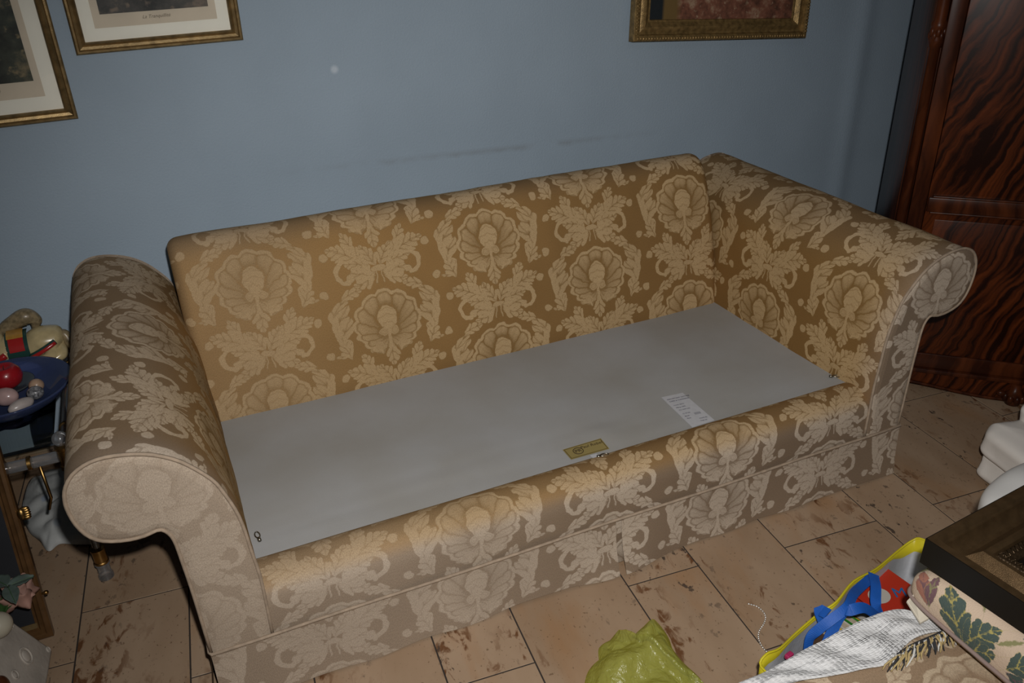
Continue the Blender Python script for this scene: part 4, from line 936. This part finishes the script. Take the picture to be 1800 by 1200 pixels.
lev=[(1.0,RZ,1),(1.0,RZ-.010,1),(.985,.12,0),(.96,.05,0),(.93,.004,0)]
for li,(s,z,_) in enumerate(lev):
    for p in loop: q=cbag.lerp(p,s); t_=abs((p-cbag).dot(axn))/(.5*ax_.length); v.append((q.x,q.y,z-(.030*sstep(.70,.95,t_) if li==1 else 0)+(p.z-RZ if z>.1 else 0)+.004*nz(q.x*20,q.y*20,z*9)))
for a in range(len(lev)-1):
    for i in range(k): f.append((a*k+i,a*k+(i+1)%k,(a+1)*k+(i+1)%k,(a+1)*k+i)); fm.append(0 if a==0 else 1)
f.append(tuple((len(lev)-1)*k+i for i in range(k))); fm.append(1)
o=obj('bag_body',v,f,None,bag,None,True,mats=[M_byel,M_bwht],fm=fm); o.modifiers.new('t','SOLIDIFY').thickness=.002
tv,tf=tube([p+V((0,0,.001)) for p in loop],.0028,6,closed=True); obj('rim_binding',tv,tf,M_byel,bag,smooth=True)
def strap(pts,wd,name='handle'):
    P=cr(pts,8); n=len(P); v=[];f=[]
    for i,p in enumerate(P):
        t=(P[min(i+1,n-1)]-P[max(i-1,0)]).normalized(); s=t.cross(V((0,-.5,.86))).normalized()
        v+= [p-s*wd/2,p+s*wd/2]
    for i in range(n-1): f.append((2*i,2*i+1,2*i+3,2*i+2))
    o=obj(name,v,f,M_blu,bag); o.modifiers.new('t','SOLIDIFY').thickness=.0025; return o
A=lambda x,y,z: at(x,y,z)
strap([A(1446,1150,.13),A(1462,1112,.17),A(1480,1078,.215),A(1496,1072,.235),A(1520,1068,.23),A(1545,1085,.19),A(1560,1100,.14)],.024)
strap([A(1420,1150,.12),A(1424,1122,.16),A(1440,1105,.19),A(1462,1088,.215),A(1490,1066,.23),A(1500,1045,.22),A(1512,1032,.20),A(1528,1018,.185),A(1536,1010,.175)],.022)
strap([A(1536,1008,.19),A(1540,1030,.19),A(1540,1060,.18),A(1548,1084,.15)],.026)
strap([A(1455,1078,.21),A(1442,1073,.205),A(1447,1088,.19),A(1450,1100,.175)],.03)
M_pg=mat('book_pages',(.46,.38,.28),.9,bump=.6,bscale=900,var=.2,vscale=80)
def book(c,sx,sy,sz,rz,tilt,cov,lab,group='books in the shopping bag',extra=None,rx=0):
    t=thing('book',c,lab,'book',group if group else None); M=Mx.Translation((0,0,0))@Mx.Rotation(rz,4,'Z')@Mx.Rotation(tilt,4,'Y')@Mx.Rotation(rx,4,'X'); O=V(c)
    def part(n,cc,s,mt): v,f=box(cc,s,0,.0008); return obj(n,[O+(M@p) for p in v],f,mt,t)
    part('pages',(0,0,sz/2),(sx-.006,sy-.004,sz-.005),M_pg); cv=part('cover',(0,0,sz-.0015),(sx,sy,.003),cov); part('back_cover',(0,0,.0015),(sx,sy,.003),cov); part('spine',(-sx/2+.0015,0,sz/2),(.003,sy,sz),cov)
    if extra: extra(cv,lambda p:O+(M@V(p)),sx,sy,sz)
    return t
cr_red=mat('red_book_cover',(.42,.03,.015),.35); cr_grn=mat('green_book_cover',(.02,.16,.015),.4); cr_yel=mat('yellow_book_cover',(.5,.36,.04),.4); cr_wht=mat('white_book_cover',(.45,.42,.38),.5); cr_dk=mat('brown_book_cover',(.09,.05,.03),.5); cr_gry=mat('grey_book_cover',(.28,.27,.25),.5)
def comic(cv,W,sx,sy,sz):
    M=Mx.Identity(4); ex=(W((1,0,0))-W((0,0,0))); ey=(W((0,1,0))-W((0,0,0))); ez=ex.cross(ey)
    def fr(x,y):
        Q=Mx.Identity(4); p=W((x,y,sz+.0006))
        for i in range(3): Q[i][0]=ex[i];Q[i][1]=ey[i];Q[i][2]=ez[i];Q[i][3]=p[i]
        return Q
    text_mesh('M',.042,fr(.026,-.010) @ Mx.Rotation(R(-28),4,'Z'),mat('blue_print',(.015,.12,.32),.5),cv,'lettering',0,.0003)
    Q=fr(-.022,.010); n=24; v=[Q@V((.028*cos(2*pi*i/n),.024*sin(2*pi*i/n),0)) for i in range(n)]; obj('printed_oval',v,[tuple(range(n))],cr_wht,cv)
ang=math.atan2(axn.y,axn.x)
zb=.014
pc=at(1578,1040,.155); 
for k,(cv,z,l,tw_) in enumerate(((cr_wht,zb,'white covered book at the bottom of the pile in the shopping bag',.03),(cr_gry,.040,'grey book second from bottom in the bag pile',-.05),(cr_yel,.066,'yellow edged paperback in the middle of the bag pile',.02),(cr_wht,.092,'pale paperback under the red comic in the shopping bag',-.03))):
    book(V((pc.x-.005*k%.01,pc.y-.03,z)),.15,.19,.025,ang+tw_,0,cv,l)
book(V((pc.x-.012,pc.y+.012,.120)),.145,.115,.020,ang-R(6),0,cr_red,'red comic with plain white oval and blue letter on top of the bag pile',None,comic)
pc2=at(1500,1110,.09)
for k,(cv,l) in enumerate(((cr_grn,'upright green book in the middle of the shopping bag'),(cr_wht,'upright white book between the green and the striped books in the bag'),(cr_yel,'upright yellow book beside the blue handle in the bag'),(cr_dk,'upright brown book at the left of the bag row'))):
    c=pc2-axn*(.012+.026*k)+pn*.0; c.z=.014
    book(V((c.x,c.y,.014)),.13,.11,.022,ang,R(-90),cv,l,'upright books in the shopping bag') if False else book(V((c.x,c.y,.080)),.13,.11,.022,ang,R(-90),cv,l)
mb=MB(); c=at(1387,1152,RZ-.01); mb.add(*box(c,(.02,.012,.012),ang,.004)); mb.build('woven_tag',mat('magenta_tag',(.35,.02,.09),.5),bag)
# ball chain on the tiles
cp=cr([at(x,y,.0028) for x,y in ((1316,1061),(1333,1067),(1345,1081),(1343,1095),(1334,1110),(1334,1124),(1341,1138),(1350,1147),(1356,1152))],30)
M_silv=mat('silver',(.75,.74,.72),.25,.8)
t=thing('ball_chain',cp[0]-V((0,0,.0028)),'thin silver ball chain lying in an S on the tiles by the bag','chain'); acc=0; last=cp[0]; mb0=ball((0,0,0),.0026,8); me=None; mbs=MB()
for q in cp:
    if (q-last).length>=.0066 or q is cp[0]:
        last=q; v,f=mb0
        if me is None: o=obj('bead',[V(p)+q for p in v],f,M_silv,t,smooth=True); me=o.data; q0=q
        else: o=bpy.data.objects.new('bead',me); link(o,t); o.location=q-q0
v,f=tube(cp[::6],.0007,5); obj('link_wire',v,f,M_silv,t)

# ------------------------------------------------------------------ stacked seat cushions, lace, tapestry cushion, frame, bedding
def pillow(c,s,pw=.28,rot=0,n=40,dome=1,edge=.0,nzs=.004):
    sx,sy,sz=s
    def fn(u,v):
        a=2*pi*u; b=pi*(v-.5); cs=lambda w_,e: math.copysign(abs(w_)**e,w_)
        x=sx/2*cs(cos(b),pw*1.3)*cs(cos(a),pw); y=sy/2*cs(cos(b),pw*1.3)*cs(sin(a),pw); z=sz/2*cs(sin(b),dome)
        k=nzs*nz(x*9,y*9,z*9+c[2]*30); p=V((x,y,z+k)); p.rotate(Mx.Rotation(rot,3,'Z')); return p+V(c)
    v,f,uv=grid(n*2,n,fn,closeu=True); return v,f
def cush(name,c,s,mt,lab,cat,pw,rot=0,dome=.55,n=40,nzs=.003,fade=None,parent=None):
    v,f=pillow(c,s,pw,rot,n,dome,0,nzs); uv=[(p[0],p[1]) for p in v]
    o=obj(name,v,f,mt,parent,uv,True,{'fade':[fade]*len(v)} if fade is not None else None)
    if parent is None: tag(o,lab,cat)
    return o
g='stacked seat cushions'
t1=thing('seat_cushion',(1.53,.455,.212),'long beige leaf damask seat cushion under the lace in the foreground','cushion','stacked damask seat cushions')
def slabcush(t,c,s):
    cush('cover',c,s,M_dam2,'','',.10,0,.42,44,.003,0.0,t)
    for z in (c[2]-s[2]*.34,c[2]+s[2]*.34):
        pts=[]
        for q in range(80):
            a=2*pi*q/80; e=.10; pts.append((c[0]+s[0]*.497*math.copysign(abs(cos(a))**e,cos(a)),c[1]+s[1]*.497*math.copysign(abs(sin(a))**e,sin(a)),z))
        v,f=tube(pts,.004,6,closed=True); obj('piping',v,f,M_pip,t,smooth=True)
slabcush(t1,V((1.53,.455,.315)),(1.66,.67,.205))
t2=thing('seat_cushion',(1.53,.455,0),'beige damask cushion underneath the lace covered one on the floor','cushion','stacked damask seat cushions')
slabcush(t2,V((1.53,.455,.106)),(1.66,.66,.205))
# lace
def lace_mat():
    m_=mat('white_crochet',(.60,.60,.60),.9); nt=m_.node_tree; X.T=nt; b=nt.nodes['Principled BSDF']
    u=nt.nodes.new('ShaderNodeUVMap'); s=nt.nodes.new('ShaderNodeSeparateXYZ'); nt.links.new(u.outputs[0],s.inputs[0]); x,y=X(s.outputs[0])*100,X(s.outputs[1])*100   # cm
    wv=nt.nodes.new('ShaderNodeTexVoronoi'); wv.inputs['Scale'].default_value=130; wv.inputs['Randomness'].default_value=.35; nt.links.new(u.outputs[0],wv.inputs['Vector'])
    bg=nt.nodes.new('ShaderNodeTexNoise'); bg.inputs['Scale'].default_value=22; nt.links.new(u.outputs[0],bg.inputs['Vector'])
    bandy=stp(.55,.8,sn(y*.62+.9)); motif=stp(.47,.56,X(bg.outputs[0])); dots=1-stp(.15,.62,X(wv.outputs['Distance'])*1.0)
    hol=X(wv.outputs['Distance']); band=bandy
    h2=dots*(motif*.8+.35)+bandy*.5
    bp=nt.nodes.new('ShaderNodeBump'); bp.inputs['Strength'].default_value=.9; bp.inputs['Distance'].default_value=.003; nt.links.new(h2.s,bp.inputs['Height']); nt.links.new(bp.outputs[0],b.inputs['Normal'])
    mi=nt.nodes.new('ShaderNodeMix'); mi.data_type='RGBA'; nt.links.new((stp(.5,.8,hol)*(1-motif*.75)*(1-bandy*.6)).s,mi.inputs[0]); mi.inputs[6].default_value=(.60,.60,.60,1); mi.inputs[7].default_value=(.42,.41,.40,1); nt.links.new(mi.outputs[2],b.inputs['Base Color'])
    return m_
M_lace=lace_mat()
farp=[(1262,1215),(1310,1196),(1345,1181),(1385,1158),(1420,1138),(1455,1121),(1490,1102),(1520,1088),(1550,1076),(1585,1070),(1615,1078),(1640,1090)]
nearp=[(1300,1232),(1345,1216),(1395,1200),(1440,1191),(1488,1182),(1525,1175),(1565,1164),(1586,1140),(1606,1122),(1630,1113),(1655,1108),(1675,1106)]
ZC=.421
Fp=cr([at(x,y,ZC+.010) for x,y in farp],6); Np=cr([at(x,y,ZC+.006) for x,y in nearp],6)
n=len(Fp); rows=20; v=[];uv=[];f=[]
for j in range(rows+9):
    for i in range(n):
        if j<rows:
            t_=j/(rows-1); p=Np[i].lerp(Fp[i],t_); h=.006*abs(nz(p.x*14,p.y*14,3))+.010*sin(pi*t_)*abs(nz(p.x*6,p.y*5,8))+.004*sin(i*.5+t_*4)*sin(pi*t_); p=p+V((0,0,h))
        else:
            t_=(j-rows+1)/9; p=Fp[i]+V((.006*nz(i*.3,t_,2),.012*t_+.010*nz(i*.22,t_*2,4)*t_,-.16*t_))
        v.append(p); uv.append((i/n*.42,j*.011))
for j in range(rows+8):
    for i in range(n-1): f.append((j*n+i,(j+1)*n+i,(j+1)*n+i+1,j*n+i+1)[::-1])
o=obj('lace_cloth',v,f,M_lace,None,uv,True); tag(o,'white crochet lace cloth draped over edge of beige damask cushion','cloth'); o.modifiers.new('t','SOLIDIFY').thickness=.002
# fringe
M_fr1=mat('black_fringe',(.02,.02,.022),.8); M_fr2=mat('straw_fringe',(.36,.27,.12),.8); M_fr3=mat('white_fringe',(.5,.49,.46),.8)
fr=thing('fringed_trim',at(1635,1130,ZC+.004),'black and straw fringe lying between lace and tapestry cushion','fringe')
base=[(1580,1150),(1600,1136),(1622,1126),(1645,1116),(1668,1106),(1685,1102)]
bp_=cr([at(x,y,ZC+.016) for x,y in base],12); tipd=[(1558,1178),(1580,1172),(1612,1158),(1645,1142),(1672,1132),(1688,1128)]; tp_=cr([at(x,y,ZC+.004) for x,y in tipd],12)
for i in range(len(bp_)):
    a=bp_[i]; b2=tp_[i]+V((random.uniform(-.008,.008),random.uniform(-.008,.008),0)); P=[a.lerp(b2,k/5)+V((.002*sin(k+i),.002*cos(k*1.3+i),.007*sin(pi*k/5))) for k in range(6)]
    v,f=tube(P,[.0022,.0024,.0023,.002,.0018,.001],5); obj('tassel',v,f,(M_fr1,M_fr2,M_fr2,M_fr3,M_fr1)[i%5],fr,smooth=True)
v,f=tube(bp_[::3],.0035,6); obj('heading_cord',v,f,M_fr1,fr,smooth=True)
# tapestry cushion
def tap_mat():
    m_=mat('tapestry',(.5,.39,.29),.9); nt=m_.node_tree; X.T=nt; b=nt.nodes['Principled BSDF']
    u=nt.nodes.new('ShaderNodeUVMap'); s=nt.nodes.new('ShaderNodeSeparateXYZ'); nt.links.new(u.outputs[0],s.inputs[0])
    no=nt.nodes.new('ShaderNodeTexNoise'); no.inputs['Scale'].default_value=160; no.inputs['Detail'].default_value=2; nt.links.new(u.outputs[0],no.inputs['Vector']); sc_=nt.nodes.new('ShaderNodeSeparateXYZ'); nt.links.new(no.outputs['Color'],sc_.inputs[0])
    x=X(s.outputs[0])*100+(X(sc_.outputs[0])-.5)*.8; y=X(s.outputs[1])*100+(X(sc_.outputs[1])-.5)*.8
    src=(.50,.385,.285,1)
    def mixin(f,c):
        nonlocal src
        n=nt.nodes.new('ShaderNodeMix'); n.data_type='RGBA'; nt.links.new(f.s,n.inputs[0])
        if isinstance(src,tuple): n.inputs[6].default_value=src
        else: nt.links.new(src,n.inputs[6])
        if isinstance(c,tuple): n.inputs[7].default_value=c
        else: nt.links.new(c,n.inputs[7])
        src=n.outputs[2]
    nn=X(no.outputs[0])
    G=(.055,.080,.070,1); G2=(.12,.15,.12,1); Yl=(.33,.28,.09,1); Pu=(.14,.075,.085,1); Pk=(.30,.13,.09,1); St=(.21,.20,.09,1)
    def lf2(bb,tip,wid,bend,lobes,c,c2):
        h,mk=leaf(LEAFN,x,y,bb,tip,wid,bend,lobes)
        n=nt.nodes.new('ShaderNodeMix'); n.data_type='RGBA'; nt.links.new(stp(.45,.75,h+(nn-.5)*.8).s,n.inputs[0]); n.inputs[6].default_value=c2; n.inputs[7].default_value=c; mixin(mk,n.outputs[2])
    for bb,tip,wid,bend,lobes,c,c2 in TAPL: lf2((bb[0]*1.05-.3,bb[1]*1.08+3.9),(tip[0]*1.05-.3,tip[1]*1.08+3.9),wid,bend,lobes,dict(G=G,g=G2,P=Pu,K=Pk,S=St)[c],dict(Y=Yl,g=G2,P=Pu,S=St)[c2])
    nt.links.new(src,b.inputs['Base Color'])
    wv=nt.nodes.new('ShaderNodeTexVoronoi'); wv.inputs['Scale'].default_value=420; nt.links.new(u.outputs[0],wv.inputs['Vector']); bp=nt.nodes.new('ShaderNodeBump'); bp.inputs['Strength'].default_value=.5; bp.inputs['Distance'].default_value=.001; nt.links.new(wv.outputs['Distance'],bp.inputs['Height']); nt.links.new(bp.outputs[0],b.inputs['Normal'])
    return m_
# cushion coordinates in cm seen from the left side: x towards the viewer along the edge, y up over the edge
TAPL=[((12.5,-3.0),(6.5,5.2),.27,.05,3,'G','Y'),((12.3,-3.0),(16.0,4.5),.33,-.1,4,'G','Y'),((12.6,-3.5),(18.2,-.3),.32,.05,3,'G','Y'),((12.6,-4.0),(15.5,-6.0),.28,0,3,'g','Y'),
      ((4.6,-1.6),(1.0,4.0),.26,.1,2,'K','P'),((5.0,-1.6),(3.0,4.8),.17,-.1,2,'P','S'),((1.2,4.5),(-2.5,2.6),.2,.1,2,'S','g'),((13,4.5),(11.0,8.5),.09,.2,1,'S','S'),((12.0,6.5),(15.0,8.0),.08,.2,1,'S','S'),
      ((17,1.5),(21,4.5),.10,.2,1,'S','S'),((20,-1),(24,4),.30,0,3,'G','Y'),((20,-1.5),(25,-2),.30,0,3,'G','P'),((18.0,-4.5),(22.5,-6.5),.12,-.3,1,'S','S'),((22,5),(19,7.5),.3,0,3,'G','g')]
M_tap=tap_mat()
tc_=thing('tapestry_cushion',(1.45,.47,.422),'cream tapestry cushion with green leaves and purple bud under the dark picture frame','cushion')
tcx,tcy=1.265,.435; sx,sy=.285,.71; zc,sz=.484,.122
def tfn(u,v):
    a=2*pi*u; b=pi*(v-.5); cs=lambda w_,e: math.copysign(abs(w_)**e,w_)
    x=sx/2*cs(cos(b),.42)*cs(cos(a),.16); y=sy/2*cs(cos(b),.42)*cs(sin(a),.16); z=sz/2*cs(sin(b),.75)
    return V((tcx+x,tcy+y,zc+z+.003*nz(x*12,y*12,z*8)))
v,f,_=grid(120,60,tfn,closeu=True)
uv=[]
for p in v:
    q=V(p); dz=(q.z-.455); uv.append(((tcy+sy/2-.012-q.y),(dz+max(0,q.x-(tcx-sx/2)-.01)*.9)))
obj('cover',v,f,M_tap,tc_,uv,True)
pts=[]
for q in range(100):
    a=2*pi*q/100; pts.append((tcx+sx/2*1.003*math.copysign(abs(cos(a))**.16,cos(a)),tcy+sy/2*1.003*math.copysign(abs(sin(a))**.16,sin(a)),zc-.020))
v,f=tube(pts,.0042,6,closed=True); obj('piping',v,f,mat('mauve_piping',(.22,.16,.14),.8),tc_,smooth=True)
# cream card tag
A=at(1602,1046,.47);B=at(1626,1040,.49);C=at(1638,1075,.445);D=at(1617,1094,.44)
q=[at(1594,1056,.452),at(1608,1042,.475),at(1637,1076,.452),at(1633,1086,.446),at(1618,1094,.440)]
v=list(q)+[p-V((0,0,.004)) for p in q]; n=5; f=[tuple(range(n-1,-1,-1)),tuple(range(n,2*n))]+[(i,(i+1)%n,n+(i+1)%n,n+i) for i in range(n)]
o=obj('paper_tag',v,f,mat('cream_card',(.52,.47,.38),.6,var=.06)); tag(o,'small cream card tag sticking out from under tapestry cushion corner','tag')
# dark picture frame lying on top
M_frm=mat('bronze_lacquer',(.17,.105,.05),.32,.75,coat=.35,bump=.25,bscale=900,var=.3,vscale=50); M_frk=mat('black_lacquer',(.007,.006,.005),.4,spec=.25,var=.2); M_orn=mat('bronze_ornament',(.10,.065,.035),.3,.7,bump=.6,bscale=300,var=.5,vscale=150)
c0=at(1627,946,.600); e1=at(1800,852,.600)-c0; ex_=e1.normalized(); ey_=V((ex_.y,-ex_.x,0)); 
if ey_.y>0: ey_=-ey_
FW,FH=.74,.58; M=Mx.Identity(4)
zz=V((0,0,1)); Yv=-ey_                                   # local y points away from viewer
o0=c0-Yv*FH
for i in range(3): M[i][0]=ex_[i];M[i][1]=Yv[i];M[i][2]=zz[i];M[i][3]=o0[i]
pf=thing('picture_frame',(0,0,0),'heavy dark bronze picture frame lying face up on the tapestry cushion','frame'); pf.matrix_world=M; ORG[pf.name]=V((0,0,0))
moulding(FW,FH,[(0,-.056),(0,-.002),(.0,0.0),(.002,.0),(.002,-.056)],pf,M_frk,'outer_side')
moulding(FW,FH,[(.002,-.05),(.002,.001),(.014,.003),(.017,.0),(.019,-.004),(.022,-.006),(.025,-.006),(.027,-.012),(.033,-.022),(.041,-.028),(.050,-.027),(.060,-.017),(.068,-.010),(.075,-.009),(.080,-.013),(.082,-.020),(.084,-.026),(.084,-.05)],pf,M_frm,'frame_moulding')
moulding(FW-.166,FH-.166,[(0,-.04),(0,-.018),(.003,-.015),(.010,-.014),(.020,-.017),(.024,-.022),(.024,-.04)],pf,M_orn,'ornament_strip').location=(.083,.083,0)
mb=MB(); L_=FW-.166
for sgn in (0,1):
    for i in range(int(L_/.011)):
        x=.083+.012+i*.011; y=(FH-.083-.011) if sgn else .083+.011
        mb.add(*tube([(x-.004,y-.005,-.013),(x,y+.005,-.011),(x+.004,y-.005,-.013)],.0013,5))
for sgn in (0,1):
    for i in range(int((FH-.166)/.011)):
        y=.083+.012+i*.011; x=(FW-.083-.011) if sgn else .083+.011
        mb.add(*tube([(x-.005,y-.004,-.013),(x+.005,y,-.011),(x-.005,y+.004,-.013)],.0013,5))
mb.build('carved_ornament',M_orn,pf,smooth=True)
sheet('backing_board',.10,.10,FW-.10,FH-.10,-.030,M_frk,pf,.006)
# white pillow behind the frame
cush('pillow',V((1.735,.690,.480)),(.64,.50,.112),mat('pale_grey_pillow_cotton',(.56,.55,.53),.9,bump=.2,bscale=700,var=.06,vscale=12),'plump white cotton pillow lying behind the dark picture frame','pillow',.40,R(3),.62,60,.014)
# folded white bedding on the floor
bed=thing('folded_bedding',(2.42,1.17,0),'folded white cotton bedding piled on the tiles near the wardrobe','bedding')
def fold(c,s,rot,nz_,seed,name):
    def fn(u,v):
        a=2*pi*u; b=pi*(v-.5); cs=lambda w_,e: math.copysign(abs(w_)**e,w_)
        x=s[0]/2*cs(cos(b),.22)*cs(cos(a),.16); y=s[1]/2*cs(cos(b),.22)*cs(sin(a),.16); z=s[2]/2*cs(sin(b),.42)
        rg=1-2*abs(nz(x*5+seed+y*2,y*9-x*3,seed)); r2=1-2*abs(nz(x*13+seed,y*11+x*5,z*14+seed))
        k=nz_*(rg*.7+r2*.35+.8*nz(x*4,y*5,z*22+seed)); d=V((x,y,z)); d=d+V((d.x*.3,d.y*.3,s[2]*.35)).normalized()*k
        d.z+=.02*nz(x*4+seed,y*3,1); d.rotate(Mx.Rotation(rot,3,'Z')); return d+V(c)
    v,f,_=grid(150,60,fn,closeu=True); v=[(p[0],p[1],max(.001,p[2])) for p in v]; return obj(name,v,f,M_white,bed,smooth=True)
fold((2.39,1.175,.055),(.56,.30,.115),R(-8),.012,1,'lower_fold'); fold((2.395,1.165,.150),(.62,.33,.115),R(-5),.014,5,'middle_fold'); fold((2.50,1.19,.212),(.56,.28,.075),R(-3),.014,9,'upper_fold')
